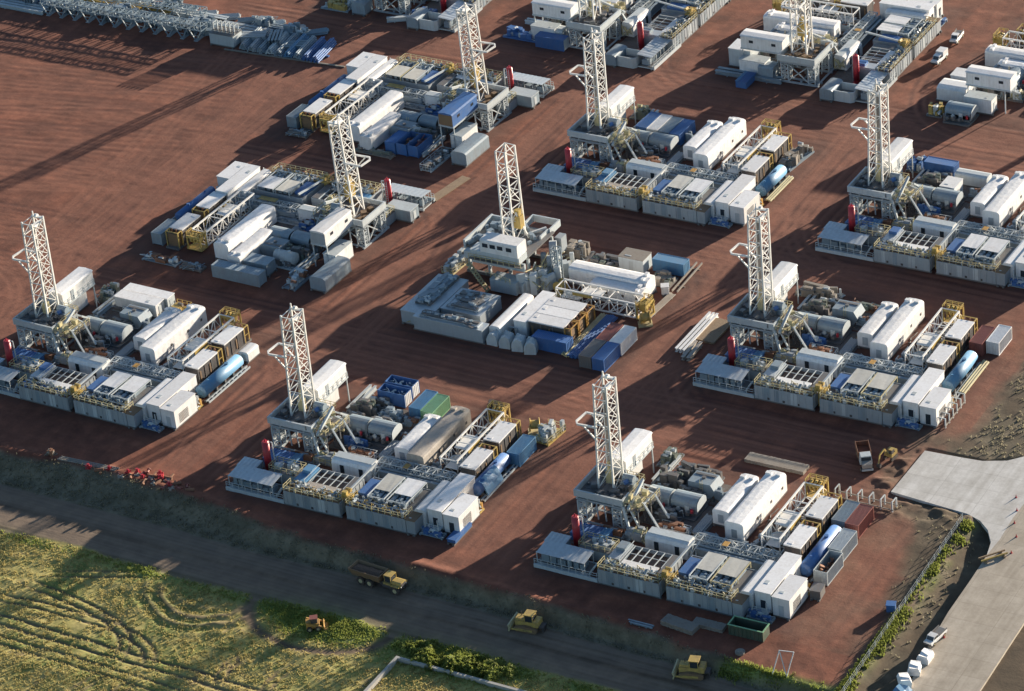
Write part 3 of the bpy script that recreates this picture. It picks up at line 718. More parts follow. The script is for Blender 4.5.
def tub(w, l, h):
    def go():
        o = empty('open_water_tub')
        pr = [(-w/2, -l/2+.6), (-w/2+.6, -l/2), (w/2-.6, -l/2), (w/2, -l/2+.6), (w/2, l/2), (-w/2, l/2)]
        def wall(b):
            i = len(b.v); n = len(pr)
            for z in (.05, h):
                for s in (1, .9): b.v += [(x*s if abs(x) > .1 else x, y*(s if s == 1 else .94), z) for x, y in pr]
            for k in range(n):
                j = (k+1) % n
                b.f += [(i+k, i+j, i+2*n+j, i+2*n+k), (i+n+j, i+n+k, i+3*n+k, i+3*n+j), (i+2*n+k, i+2*n+j, i+3*n+j, i+3*n+k)]
        part('wall', 'pale_grey', o, wall)
        part('floor', 'dark', o, lambda b: b.box(-w/2+.3, -l/2+.5, .06, w/2-.3, l/2-.3, .2))
        part('inner_tray', 'machine', o, lambda b: b.box(-w/2+.5, -l/2+.8, .21, w/2-.5, l/2-.5, 1.0))
        return o
    return go
def lid_tank(w, l):
    def go():
        o = empty('water_tank')
        part('tank', 'blue', o, lambda b: b.box(-w/2, -l/2, 0, w/2, l/2, 1.4))
        part('lid', 'blue', o, lambda b: b.corr(-w/2-.1, -l/2-.1, w*.25, l/2+.1, 1.5, 8, .08, .05))
        part('light_lid', 'light_blue', o, lambda b: b.corr(w*.25+.05, -l/2-.1, w/2+.1, l/2+.1, 1.52, 3, .08, .05))
        return o
    return go
def mats_stack(w, l, n, m='old_wood', seed=0):
    def go():
        R = random.Random(seed); o = empty('timber_mat')
        b = MB(); k = 0
        for i in range(n):
            x = -w/2
            while x < w/2-.05:
                b.box(x, -l/2+R.uniform(-.06, .06), i*.22, x+.27, l/2+R.uniform(-.06, .06), i*.22+.2); x += .3
        me = bpy.data.meshes.new('timber_mat'); me.from_pydata(b.v, [], b.f); me.materials.append(M[m]); bpy.data.objects.remove(o)
        o = bpy.data.objects.new('timber_mat', me); COL.objects.link(o)
        return o
    return go
def pipes(n, l, r, m, name='pipe_bundle', layers=1, seed=0):
    def go():
        R = random.Random(seed); b = MB()
        for j in range(layers):
            for i in range(n-j):
                x = (i-(n-j-1)/2)*2.1*r; d = R.uniform(-.3, .3); b.cyl((x, -l/2+d, r+.15+j*1.75*r), (x, l/2+d, r+.15+j*1.75*r), r, 8)
        for y in (-l*.35, l*.35): b.box(-n*r, y, 0, n*r, y+.2, .14)
        return b.build(name, m)
    return go
def beams(n, l, w, h, m, name='steel_beam', gap=.2):
    def go():
        b = MB()
        for i in range(n):
            x = (i-(n-1)/2)*(w+gap); b.box(x-w/2, -l/2, h-.06, x+w/2, l/2, h); b.box(x-w/2, -l/2, .1, x+w/2, l/2, .16); b.box(x-.05, -l/2, .16, x+.05, l/2, h-.06)
        for y in (-l*.3, l*.3): b.box(-n*(w+gap)/2, y, 0, n*(w+gap)/2, y+.2, .099)
        return b.build(name, m)
    return go
def reel(seed=0):
    def go():
        o = empty('hose_reel')
        part('frame', 'pale_yellow', o, lambda b: (b.box(-1.3, -1, 0, 1.3, 1, .3), b.bar((-1, 0, .3), (-1, 0, 1.5), .2), b.bar((1, 0, .3), (1, 0, 1.5), .2)))
        part('drum', 'yellow', o, lambda b: (b.cyl((-.85, 0, 1.6), (-.75, 0, 1.6), 1.2, 16), b.cyl((.75, 0, 1.6), (.85, 0, 1.6), 1.2, 16), b.cyl((-.7, 0, 1.6), (.7, 0, 1.6), .8, 14)))
        return o
    return go
def steel_rack(l):
    def go():
        o = empty('pipe_rack')
        part('frame', 'old_wood', o, lambda b: (b.box(-l/2, -.9, .3, l/2, -.75, .5), b.box(-l/2, .75, .3, l/2, .9, .5)))
        for k in range(6):
            x = -l/2+.3+k*(l-.6)/5
            part('upright', 'pale_grey', o, lambda b: (b.box(x-.12, -.9, 0, x+.12, -.7, 1.9), b.box(x-.12, .7, 0, x+.12, .9, 1.9), b.bar((x, -.8, 1.9), (x, .8, 1.9), .15)))
        return o
    return go

def slabmat(w, l):
    def go():
        b = MB(); k = 0
        for x in np.arange(-w/2, w/2-.1, 1.25): b.box(x, -l/2+.1*(k % 2), 0, x+1.2, l/2-.1*((k+1) % 2), .07+.004*(k % 2)); k += 1
        return b.build('ground_mat', 'deckmat')
    return go
def cable(seed):
    def go():
        R = random.Random(seed); b = MB()
        for k in range(4):
            p = [(R.uniform(-.4, .4)+.25*k, -5, .1)]
            while p[-1][1] < 5: p.append((p[-1][0]+R.uniform(-.45, .45), p[-1][1]+R.uniform(.7, 1.4), .1+.02*k))
            b.tube(p, .08, 5)
        for y in (-3, 2): b.box(-.8, y, 0, 1.4, y+.15, .2)
        return b.build('cable_bundle', 'dark')
    return go
# ------------------------------------------------------------ rigs
COUNT = [0, 0]
STAINS = [(-24, -3, 0.)]
def rig(nick, O, th, kind, seed, opts):
    th = math.radians(th); c, s = math.cos(th), math.sin(th)
    du, dv = {'A': (0, 0), 'B': (-5.0, 5.7), 'C': (-6.6, .8)}[kind]
    drop = opts.get('drop', ()); STAINS.append((O[0]+c*du*.5-s*dv*.5, O[1]+s*du*.5+c*dv*.5, th))
    def P(key, build, u, v, desc, cat, group=None, rot=0, z=0, sh=False, tall=False, big=0):
        COUNT[0] += 1
        if sh: u += du; v += dv
        X, Y = O[0]+c*u-s*v, O[1]+s*u+c*v
        px, py = pix(X, Y, z+2)
        m = 26+big
        if not tall and (px < -m or px > 1024+m or py < -m-8 or py > 691+m): return None
        if tall and (px < -200 or px > 1110 or py < -50): return None
        COUNT[1] += 1
        on = ' in the ' if cat else ' '
        return place(key, build, (X, Y, z), th+rot, desc+' on the '+nick, cat, group)
    H90 = PI/2
    td = opts.get('td', False)
    dm = min(dv, 3.2)
    P('rs%d%d' % (td, seed % 2), rig_structure(td, seed % 2), 0, 0, 'white lattice mast over raised drill floor', 'drilling rig', 'standing drilling rig masts', tall=True)
    cabc = opts.get('cab', 'white')
    P('dog'+cabc, doghouse(cabc, seed if kind == 'A' else 1), 3.85, 27.4, ('blue' if cabc == 'blue' else 'white')+' raised cabin on posts behind the mast', 'cabin', 'raised driller cabins', z=5.3)
    P('sep', separator, 4.15, 7.2, 'tall red upright separator tank', 'separator tank', 'red separator tanks', tall=True)
    sx, sy = (0, 0) if kind == 'A' else ((-2.6, 1.7) if kind == 'B' else (-3.2, .4))
    P('shel%d' % (seed % 3), shelter(seed % 3), 4.6+sx, 2.4+sy, 'open-sided pump shelter with metal roof', 'pump shelter', 'pump shelters', big=30)
    if kind == 'A': P('wing', wing(3.5, 2.4), 1.6, 5.3, 'small tin-roofed shed beside the red separator', 'shed', 'small tin sheds')
    else:
        if kind == 'C': P('tub', tub(4.0, 4.4, 2.4), -2.2, 6.4, 'open pale grey tub beside the red separator', 'water tub', 'open water tubs')
        else: P('tubB', skidbox(3.0, 5.6, 2.6, 'blue_grey', 'flat', 'pale_grey', door=True, name='pump_house'), -.2, 9.4, 'blue-grey pale-ended box by the separator', 'pump house', 'boxes by the red separators', rot=-H90)
        if kind == 'C': P('tubhouse', skidbox(2.9, 5.2, 2.7, 'blue_grey', 'round', door=False, name='pump_house'), -2.2, (9.9 if kind == 'C' else 12.7), 'blue-grey hooded pump house next to the tub', 'pump house', 'hooded pump houses', rot=H90)
    if kind == 'A': P('lid', lid_tank(6.2, 3.2), 4.9, 10.6, 'low tank with blue corrugated lid', 'water tank', 'blue lidded tanks')
    if kind != 'C': P('trip%d' % (seed % 2), trip_tank(seed % 2), 8.6, 6.7, 'small yellow-railed grey tank near the separator', 'tank', 'small railed tanks', sh=True)
    e = seed % 3
    P('mt1%d' % e, mud_tank(11.2, 8.3, 'open', 40+e), 12.1, -.4, 'grey mud tank with open brown compartments', 'mud tank', 'grey mud tanks', sh=True, big=60)
    P('mt2%d' % e, mud_tank(11.7, 9.4, [(2.8, 6.1), (6.6, 10.4)], 50+e), 24.6, -.4, 'grey mud tank with two canopied shakers', 'mud tank', 'grey mud tanks', sh=True, big=60)
    P('mt3', skidbox(1.7, 2.6, 2.9, 'grey', 'flat', 'brown', door=False, skid=.35, name='valve_tank'), 37.25, .95, 'small grey tank ending the mud tank row', 'tank', 'small grey end tanks', sh=True)
    P('jib', jib, 23.75, 1.8, 'yellow jib hoist between the two mud tanks', 'jib hoist', 'yellow jib hoists', sh=True)
    P('choke', pump_house, 18.9, 11.9, 'white cabin with two dark doors', 'cabin', 'white two-door cabins', sh=True)
    P('cat%d' % (kind == 'B'), catwalk(15, kind == 'B'), 22.3+du*(1 if kind != 'B' else .7), 14.4+(3.0 if kind == 'B' else dv), 'long grey lattice catwalk behind the mud tanks', 'catwalk', 'lattice catwalks', big=40)
    if kind != 'B': P('beam1', beams(1, 13, .6, 2.0, 'blue_grey', 'cable_tray'), 29.5, 12.2, 'long blue-grey steel tray between tank and catwalk', 'steel tray', 'long steel trays', rot=H90, sh=True, big=30)
    P('longbox', skidbox(2.2, 9.3, 3.6, 'white', 'round', door=False, name='storage_tank'), 37.6, 6.9, 'narrow white tank with rounded top', 'tank', 'narrow white tanks', sh=True)
    P('ctrl', porch_house(2.8, 11.3, 3.95), 40.4, 8.2, 'long white control house with a porch', 'control house', 'white control houses', sh=True)
    P('h3%d' % (seed % 2), skidbox(3.0, 6.5, 3.8, 'white', 'flat', 'white_roof', louvre=True, door='dark' if seed % 2 else True, name='switch_house'), 43.7, 5.5, 'short white louvred house at the row end', 'switch house', 'short white switch houses', sh=True)
    P('h3u', skid_machine(2.6, 1.5, 2.2, 3, ('yellow', 'orange', 'pale_grey'), 5), 43.7, 10, 'yellow fan unit behind the short white house', 'fan unit', 'yellow fan units', sh=True)
    # power row
    if kind == 'A': pa, pb = (39.0, 19.3), (38.7, 28.1)
    elif kind == 'B': pa, pb = (35.8, 22.7), (35.7, 31.8)
    else: pa, pb = (32.7, 20), (32.4, 28.8)
    P('pwA%d' % (seed % 2), power_unit(seed % 2), *pa, 'white-roofed generator nearer the control house', 'generator', 'white-roofed generators')
    P('pwB%d' % ((seed+1) % 2), power_unit((seed+1) % 2), *pb, 'white-roofed generator farther from the control house', 'generator', 'white-roofed generators')
    lm = {'A': (34.6, 26.4), 'B': (30.9, 26.4), 'C': (28.0, 27.1)}[kind]
    P('lm%d' % (seed % 2), lying_mast(seed % 2), *lm, 'white truss lying flat with yellow crown block', 'mast section', 'lying mast sections', big=40)
    tb = {'A': (27.4, 26.6), 'B': (23.7, 28.7), 'C': (21.2, 27.4)}[kind]; ta = {'A': (23.4, 27.2), 'B': (19.1, 33.6), 'C': (17.4, 25.6)}[kind]
    tb = opts.get('tb', tb); ta = opts.get('ta', ta)
    m2 = 'tan_tarp' if opts.get('tan') else 'white_tarp'
    P('tb'+m2+str(seed % 3), tarp_tank(3.4, 16.3, 3.9, m2, seed % 3), *tb, ('longer tan' if opts.get('tan') else 'longer white')+' covered tank of the pair', 'covered tank', 'covered tanks in pairs', big=40)
    P('ta%d' % (seed % 2), tarp_tank(3.0, 11.4, 3.4, 'white_tarp', seed % 2), *ta, 'shorter white covered tank of the pair', 'covered tank', 'covered tanks in pairs', big=30)
    if 'pumps' not in drop:
        hx = opts.get('hx', 0); hv = 0 if kind == 'A' else 3.0
        P('mp0', mud_pump(4.2, 3.2, 'blue_grey', 0), 11.3+hx, 23.7+hv, 'hooded mud pump closer to the mast', 'mud pump', 'hooded mud pumps')
        P('mp1', mud_pump(4.9, 3.4, 'blue_grey', 1), 16.2+hx, 23.9+hv, 'hooded mud pump farther from the mast', 'mud pump', 'hooded mud pumps')
    if 'hopper' not in drop: P('hop', tank_box(5, 3.4, 3.0, 'blue_grey'), 16.6+du*.3, 29.6+dm*.5, 'slope-ended grey hopper tank behind the mud pumps', 'hopper tank', 'slope-ended hopper tanks')
    if 'sk1' not in drop: P('sk1%d' % (seed % 2), skid_machine(5, 3.4, 2.8, 60+seed % 2, ('machine', 'machine', 'machine_green'), 10), 10.2, 29.9+dm*.4, 'dark compressor skid close to the raised cabin', 'compressor skid', 'dark compressor skids')
    P('lowh', skidbox(2.8, 5.8, 3.3, 'white' if kind == 'A' else 'pale_grey', 'flat', 'pale_grey', name='equipment_house'), 1.9, 29.0, 'low pale house beneath the raised cabin', 'equipment house', 'low houses under raised cabins')
    P('sk2%d' % (seed % 2), skid_machine(4.6, 2.8, 1.8, 62+seed % 2, ('machine', 'blue', 'pale_grey') if seed % 2 else ('machine', 'machine', 'pale_grey'), 8), 14.2, 19.9+dm*.3, 'low machinery skid between mast and mud pumps', 'machinery skid', 'low machinery skids')
    P('sk3%d' % (seed % 2), skid_machine(5.4, 2.2, 1.7, 64+seed % 2, ('pale_grey', 'rust', 'pale_grey'), 8, 'pale_grey'), 17.0+du*.5, 16.9+dm*.6, 'railed pipework skid behind the white two-door cabin', 'pipework skid', 'railed pipework skids')
    P('ramp', beams(2, 8.4, .5, .9, 'pale_grey', 'pipe_ramp', .5), 7.3, 33, 'pale steel ramp rails past the raised cabin', 'ramp rails', 'steel ramp rails')
    P('bh', pipes(6, 5.5, .16, 'grey', 'pipe_bundle', 2), 20.6+du*.8, 20.4+dm, 'short grey pipe bundle beside the covered tanks', 'pipe bundle', 'short pipe bundles')
    P('sk4%d' % (seed % 2), skid_machine(2.4, 5, 1.6, 66+seed % 2, ('machine', 'blue_grey', 'rust'), 7), 31.6+du*.9, 20+dm*.6, 'narrow rusty parts skid beside the lying mast', 'parts skid', 'narrow parts skids')
    P('bskid', skid_machine(4.5, 1.6, 1.0, 68, ('blue_grey', 'blue', 'pale_grey'), 6), 40.6, 1.0, 'low blue pump skid by the control house', 'pump skid', 'low blue pump skids', sh=True)
    if 'tank' in opts:
        u, v, L, col, wrap = opts['tank']
        P('ft%s%g%d' % (col, L, wrap), fuel_tank(L, col, .95 if kind == 'B' else 1.2, wrap), u, v, 'long %s cylindrical tank by the generators' % col.replace('_', ' '), 'fuel tank', 'long cylindrical tanks', big=30)
    MG = 'dark mats under the rig units'
    P('mat1', slabmat(11.5, 8.6), 15.2, 22.0+dm*.4, 'dark matting under the hooded mud pumps', 'ground mat', MG)
    P('mat2', slabmat(13.5, 6.4), 13.6, 29.9+dm*.4, 'dark matting behind the mud pumps', 'ground mat', MG)
    P('mat3', slabmat(11.2, 2.6), 26.8+du, 16.4+dm*.6, 'dark matting beneath the grey walkway deck', 'ground mat', MG)
    P('mat4', slabmat(6.2, 9.5), 34.4+(pa[0]-39), 20.0+(pa[1]-19.3), 'dark matting beneath the lying mast and generator', 'ground mat', MG)
    P('mat5', slabmat(10, 5.2), 6.0, 10.6, 'dark matting between separator and drill floor', 'ground mat', MG)
    CB = 'black cables between the rig units'
    P('cabA', cable(1), 34.6+du, 10.6, 'black cables running along the control house', 'cable bundle', CB)
    P('cabB', cable(2), 15.5+du*.5, 17.2, 'black hoses snaking toward the mast', 'cable bundle', CB, rot=1.5)
    P('cabC', cable(3), 30.6+du*.8, 24, 'black hoses between covered tank and lying mast', 'cable bundle', CB, rot=.1)
    P('fd', skid_machine(11.5, 1.7, 1.0, 141, ('pale_grey', 'blue_grey', 'grey'), 9), 26.2+du, 17.5+dm*.6, 'low grey walkway deck behind the lattice catwalk', 'walkway deck', 'low grey walkway decks')
    P('fe%d' % (seed % 2), skid_machine(3.6, 2.2, 1.9, 142+seed % 2, ('machine', 'grey', 'pale_yellow'), 9, 'pale_yellow' if seed % 2 else None), 11.9, 13.4+dm*.4, 'compact valve skid below the drill floor', 'valve skid', 'compact valve skids')
    P('ff%d' % (seed % 2), skid_machine(4.2, 1.8, 1.6, 144+seed % 2, ('machine', 'machine', 'blue_grey'), 9), 9.6, 26.8+dm*.3, 'narrow dark skid behind the nearer mud pump', 'narrow skid', 'narrow dark skids')
    P('fg', skid_machine(1.8, 6.5, 1.3, 146, ('machine', 'blue_grey', 'pale_grey'), 9), 37.0+(pa[0]-39.0), 13.4+(pa[1]-19.3), 'grey pipe skid between catwalk and generator', 'pipe skid', 'narrow pipe skids')
    P('fh', pipes(4, 9, .12, 'pale_grey', 'pipe_bundle', 1), 36.5+(pa[0]-39.0), 25+(pa[1]-19.3), 'thin pipes between lying mast and generators', 'thin pipes', 'thin pipes by the lying masts')
    P('fi%d' % (seed % 2), skid_machine(5.5, 2.0, 2.0, 148+seed % 2, ('machine', 'machine', 'pale_grey'), 11), 15.5, 27.0+dm*.6, 'cluttered dark skid behind the farther mud pump', 'cluttered skid', 'cluttered dark skids')
    if kind == 'A': P('fj', skid_machine(6, 1.4, 1.1, 150, ('blue_grey', 'rust', 'blue_grey'), 8), 8.2, 12.9, 'low pipe tray before the drill floor', 'pipe tray', 'low pipe trays')
    P('fk%d' % (seed % 2), skid_machine(2.2, 3.4, 2.2, 152+seed % 2, ('machine', 'pale_grey', 'pale_yellow'), 7), 8.6, 23.9+dm*.3, 'upright pipe stand behind the drill floor', 'pipe stand', 'pipe stands behind drill floors')
    P('fl%d' % (seed % 2), skid_machine(3.4, 2.0, 1.7, 154+seed % 2, ('machine', 'blue_grey', 'rust'), 8), 20.0+du*.4, 29.0+dm*.4, 'rusty pump frame between hopper and tank', 'pump frame', 'rusty pump frames')
    P('fm%d' % (seed % 2), skid_machine(4.4, 1.8, 1.5, 156+seed % 2, ('grey', 'machine', 'pale_grey'), 8), 11.2, 32.8+dm*.4, 'low grey parts skid along the rear edge', 'parts skid', 'grey parts skids')
    P('plt', skid_machine(1.8, 1.5, 1.0, 140, ('wood', 'pale_grey', 'rust'), 4), 21.2+du, 24.8+dm, 'small wooden pallet load beside the covered tanks', 'pallet load', 'small pallet loads')
    for k, (key, b, u, v, r, desc, cat, grp) in enumerate(opts.get('extra', ())):
        P(key, b, u, v, desc, cat, grp, rot=r, big=20)

C24 = lambda col, l=6.06, **k: container(2.44, l, 2.6, col, **k)
CG = 'shipping containers beside the rigs'
H = PI/2
def rc(R, n, o):  # radians helper for readability
    return o
F_O, G_O, H_O, R_O, U_O, M_O = (38.25, -59.31), (-22.77, -59.34), (-87.28, -48.2), (37.18, -.1), (36.93, 50.55), (-24.96, 52.36)
rig('rig beside the dark green skip', F_O, .21, 'A', 0, dict(tank=(42.5, 19.4, 12, 'blue', False), extra=[
    ('c_gr', C24('pale_grey'), 45.0, 22.4, 0, 'closed pale grey container behind the scrap bin', 'shipping container', CG),
    ('c_bin', C24('pale_grey', opened=True, load='rust', seed=4), 45.5, 15.9, 0, 'open-topped grey container full of scrap', 'scrap container', CG),
    ('c_gr2', C24('blue_grey'), 42.1, 30.0, 0, 'blue-grey container touching the brick red one', 'shipping container', CG),
    ('c_red', C24('brick_red'), 44.6, 29.8, 0, 'brick red shipping container', 'shipping container', CG),
    ('rackF', steel_rack(11), 42.5, 36.8, -.02, 'row of upright pale steel posts', 'pipe rack', None),
    ('bridge', mats_stack(11, 2.4, 3), 23.8, 41.6, 0, 'long timber mats behind the white tanks', 'timber mat', None),
    ('sm1', skidbox(1.8, 2.2, 1.7, 'machine', 'flat', door=False, name='pump_box'), 46.4, 9.8, .1, 'small dark box beyond the scrap bin', 'pump box', None),
    ('sm2', skid_machine(3, 5, 2.4, 71, ('machine', 'machine_green', 'pale_grey'), 9), 6.4, 36.0, 0, 'tangled engine skid past the steel ramp rails', 'engine skid', None),
    ('sm3', skid_machine(8, 2.6, 2.2, 72, ('machine', 'machine', 'old_wood'), 12), 13.5, 33.4, 0, 'long dark engine skid at the back', 'engine skid', None)]))
rig('rig with the pale green container', G_O, .79, 'A', 1, dict(tan=True, hx=1.6, tb=(28.6, 24.3), ta=(24.9, 23.5), tank=(42.0, 18.4, 10.4, 'blue', True), drop=('hopper',), extra=[
    ('c_bo', C24('blue', 5.6, opened=True, load='pale_grey', endm='white'), 13.2, 34.9, H, 'open blue container nearer the mud pumps', 'open container', CG),
    ('c_bo', None, 13.0, 37.9, H, 'open blue container at the rear edge', 'open container', CG),
    ('c_b2', C24('light_blue', 6.2), 19.8, 33.9, 0, 'closed bright blue container against the green one', 'shipping container', CG),
    ('c_g', C24('green'), 22.4, 33.5, 0, 'pale green shipping container', 'shipping container', CG),
    ('c_b3', C24('light_blue'), 43.2, 27.3, 0, 'bright blue container by the hose reel', 'shipping container', CG),
    ('reel', reel(), 41.6, 35.0, .5, 'large yellow hose reel', 'hose reel', None),
    ('sm4', skid_machine(3.6, 5.5, 2.4, 73, ('yellow', 'pale_grey', 'pale_yellow'), 10, 'pale_yellow'), 44.4, 34.6, -.1, 'yellow-edged pump skid by the hose reel', 'pump skid', None),
    ('sm5', skid_machine(3, 4.5, 1.8, 74, ('machine', 'rubber', 'yellow'), 9), 32.0, 37.6, .2, 'heap-like black hose skid beyond the crown block', 'hose skid', None),
    ('gb', skidbox(1.6, 5.5, .9, 'blue', 'flat', door=False, name='pump_box'), 44.9, 2.5, 0, 'low blue box at the tank row corner', 'pump box', None),
    ('sm6', skid_machine(5, 3, 1.8, 75, ('machine', 'blue_grey', 'pale_grey'), 9), 15.5, 29.6, .1, 'blue-grey valve skid between pumps and containers', 'valve skid', None)]))
rig('rig above the red scrap pieces', H_O, -1.0, 'A', 2, dict(tank=(43.6, 18.3, 11.8, 'light_blue', False), drop=('sk1',), extra=[
    ('wb1', skidbox(2.6, 9.6, 2.9, 'white', 'flat', 'white_roof', name='pipe_house'), 14.2, 33.9, H, 'long white box nearer the mud pumps', 'white box', 'long white boxes'),
    ('wb2', skidbox(2.3, 10.2, 2.8, 'pale_grey', 'flat', 'white_roof', name='pipe_house'), 14.4, 36.8, H, 'long pale box at the rear edge', 'white box', 'long white boxes'),
    ('sm7', skid_machine(3.4, 6, 1.5, 76, ('yellow', 'yellow', 'old_wood'), 7, 'yellow'), 21.4, 35.3, 0, 'yellow railed platform past the long white boxes', 'platform', None),
    ('sm8', skid_machine(3, 5.5, 2.2, 77, ('machine', 'machine_green', 'pale_grey'), 10), 5.2, 36, 0, 'dark engine skid behind the low pale house', 'engine skid', None),
    ('wh', skidbox(2.2, 3.4, 2.2, 'white', 'round', name='pump_box'), 43.4, 27.8, 0, 'small white hooded box beyond the blue tank', 'pump box', None)]))
rig('rig by the long steel beams', R_O, .68, 'A', 3, dict(tank=(42.9, 18.0, 10.8, 'light_blue', False), extra=[
    ('c_red', C24('brick_red'), 42.4, 29.4, 0, 'brick red shipping container', 'shipping container', CG),
    ('c_w', C24('white'), 45.1, 30.6, 0, 'white ribbed shipping container', 'shipping container', CG),
    ('tim', pipes(3, 11, .22, 'pale_yellow', 'timber_beam'), 45.1, 19, 0, 'three yellowish beams lying along the blue tank', 'beams', None),
    ('lad', steel_rack(9), 45.8, 7, H, 'low steel rack beside the short white house', 'pipe rack', None),
    ('sm9', skid_machine(8.6, 3.2, 2.0, 78, ('machine', 'old_wood', 'pale_grey'), 13), 8.0, 35.6, 0, 'long cluttered engine skid at the back', 'engine skid', None),
    ('sm10', skid_machine(6.4, 2.2, 1.2, 79, ('rust', 'machine_green', 'rust'), 8), 17.5, 34.2, -.05, 'low rusty tray of pipes at the back', 'pipe tray', None)]))
rig('rig cropped by the right edge', U_O, -.09, 'A', 5, dict(drop=('hopper',), tank=(42.9, 18.0, 10.8, 'light_blue', False), extra=[
    ('c_bl', C24('blue', 6.3), 9.9, 35.4, H, 'royal blue shipping container', 'shipping container', CG),
    ('gt', skidbox(2.6, 6.6, 2.6, 'pale_grey', 'round', door=False, name='storage_tank'), 17.4, 33.4, H, 'grey round-topped tank beyond the mud pumps', 'tank', None),
    ('wb3', skidbox(3, 4, 3.0, 'white', 'flat', name='equipment_house'), 15.4, 27.6, 0, 'white windowed cabin beside the mud pumps', 'equipment house', None),
    ('sm11', skid_machine(3, 4, 2.0, 80, ('machine', 'blue', 'pale_grey'), 8), 4.6, 35.5, 0, 'small dark skid by the royal blue container', 'machinery skid', None)]))
rig('rig with four coloured container roofs', M_O, -.57, 'A', 4, dict(drop=('hopper', 'sk1'), tank=(43.3, 17.4, 9, 'light_blue', False), extra=[
    ('c_bl2', C24('blue', 6.6), 9.6, 30.0, 0, 'royal blue container closest to the mast', 'shipping container', CG),
    ('c_w2', C24('white', 6.6), 12.2, 29.8, 0, 'white container second from the mast', 'shipping container', CG),
    ('c_pb', C24('blue_grey', 6.6), 14.8, 29.6, 0, 'blue-grey container third from the mast', 'shipping container', CG),
    ('c_bl2', None, 17.4, 29.5, 0, 'royal blue container farthest from the mast', 'shipping container', CG),
    ('sm12', skid_machine(3.4, 9, 2.2, 81, ('blue_grey', 'old_wood', 'pale_grey'), 12), 42.6, 29, -.1, 'long cluttered trailer skid beyond the generators', 'machinery skid', None),
    ('tim2', pipes(3, 10, .22, 'pale_yellow', 'timber_beam'), 45.2, 17, 0, 'yellowish beams lying along the blue tank', 'beams', None),
    ('sm13', skid_machine(4, 3, 2.4, 82, ('machine', 'machine_green', 'pale_yellow'), 9), 5.2, 34.5, .1, 'green-grey engine skid past the raised cabin', 'engine skid', None)]))
B1_O, B2_O = (-44.0, 43.5), (-45.07, 93.6)
rig('rig beside the brown ground mat', B1_O, 179.05, 'B', 7, dict(td=True, tank=(40.6, 21.8, 11.5, 'blue', False), extra=[
    ('c_gs', C24('blue_grey', 5.8), 39.6, 33.5, 0, 'blue-grey container beside a generator', 'shipping container', CG),
    ('c_gl', C24('blue_grey', 11.0), 16.6, 41.4, H, 'long blue-grey container at the front edge', 'shipping container', CG),
    ('flat1', skid_machine(8, 2.6, 1.0, 83, ('blue_grey', 'rust', 'pale_grey'), 8), 35.0, 41.2, 0, 'low grey pallet skid with rusty parts', 'pallet skid', None),
    ('flat2', skid_machine(5, 2.2, 1.0, 84, ('machine', 'machine', 'blue_grey'), 7), 27.6, 41.4, .06, 'low dark pallet skid by the crown block', 'pallet skid', None),
    ('hd1', skidbox(3.6, 8.6, 3.1, 'blue_grey', 'round', name='pump_house'), -.4, 35.4, 0, 'large blue-grey hooded house by the raised cabin', 'pump house', None),
    ('wt', fuel_tank(4.5, 'pale_grey', 1.2), 11.2, 33.2, H, 'short pale grey tank behind the mud pumps', 'tank', None),
    ('wt2', skidbox(3, 5.2, 2.6, 'blue_grey', 'flat', door=False, name='equipment_house'), 14.4, 37.4, H, 'square blue-grey box by the long container', 'equipment house', None),
    ('sm14', skid_machine(3, 6, 1.6, 85, ('blue_grey', 'pale_grey', 'rust'), 9), 5.4, 38.4, 0, 'grey pipe skid with rusty drums', 'pipe skid', None)]))
rig("rig with the blue raised cabin", B2_O, 178.2, 'B', 9, dict(td=True, cab='blue', tank=(40.0, 21.8, 12.5, 'blue', False), extra=[
    ('c_gs', None, 39.4, 33.5, 0, 'blue-grey container beside a generator', 'shipping container', CG),
    ('c_bl3', C24('blue', 5.6), 13.9, 35.4, 0, 'closed blue container of a row of three', 'shipping container', CG),
    ('c_op3', C24('blue', 5.6, opened=True, load='rust', seed=9), 11.3, 35.2, 0, 'open blue rusty-parts container, middle of three', 'open container', CG),
    ('c_rw', C24('blue', 5.6, opened=True, load='brick_red', seed=10), 8.7, 35.0, 0, 'open blue container with red load', 'open container', CG),
    ('hd1', None, -2.0, 33.0, 0, 'large grey hooded house by the raised cabin', 'pump house', None),
    ('sm15', skid_machine(2.6, 8, 1.4, 86, ('pale_grey', 'machine', 'pale_grey'), 8, 'pale_grey'), 3.0, 38.0, 0, 'railed walkway skid at the front corner', 'walkway skid', None),
    ('wt', None, 13.4, 31.0, H, 'short pale grey tank behind the mud pumps', 'tank', None),
    ('sm16', skid_machine(9, 1.8, .9, 87, ('old_wood', 'machine_green', 'old_wood'), 7), 17, 39.5, 0, 'long wooden-edged tray along the front edge', 'tray', None),
    ('flat2', None, 36.5, 38.4, .06, 'low dark pallet skid with yellow corner', 'pallet skid', None)]))
rig('rig just left of the pickups', (22.85, 110.6), 90.4, 'C', 11, dict(td=True, tank=(37, 24, 9, 'white', False), extra=[
    ('ch1', skidbox(4.4, 5.0, 4.2, 'pale_grey', 'flat', 'white_roof', name='equipment_house'), 5.0, 32.9, 0, 'square pale house with flat white roof', 'equipment house', None),
    ('cb1', beams(2, 15, .8, .9, 'blue_grey', 'skid_beam', .5), -.4, 29.2, 0, 'long blue-grey skid beams along the front', 'skid beams', None),
    ('cb2', lid_tank(2.4, 4.5), -3.0, 28.8, H, 'flat blue tray on the dirt', 'tray', None),
    ('ch2', skidbox(3.4, 3.4, 3.0, 'blue_grey', 'round', name='pump_house'), 1.4, 25.6, 0, 'blue-grey hooded house below the raised cabin', 'pump house', None)]))
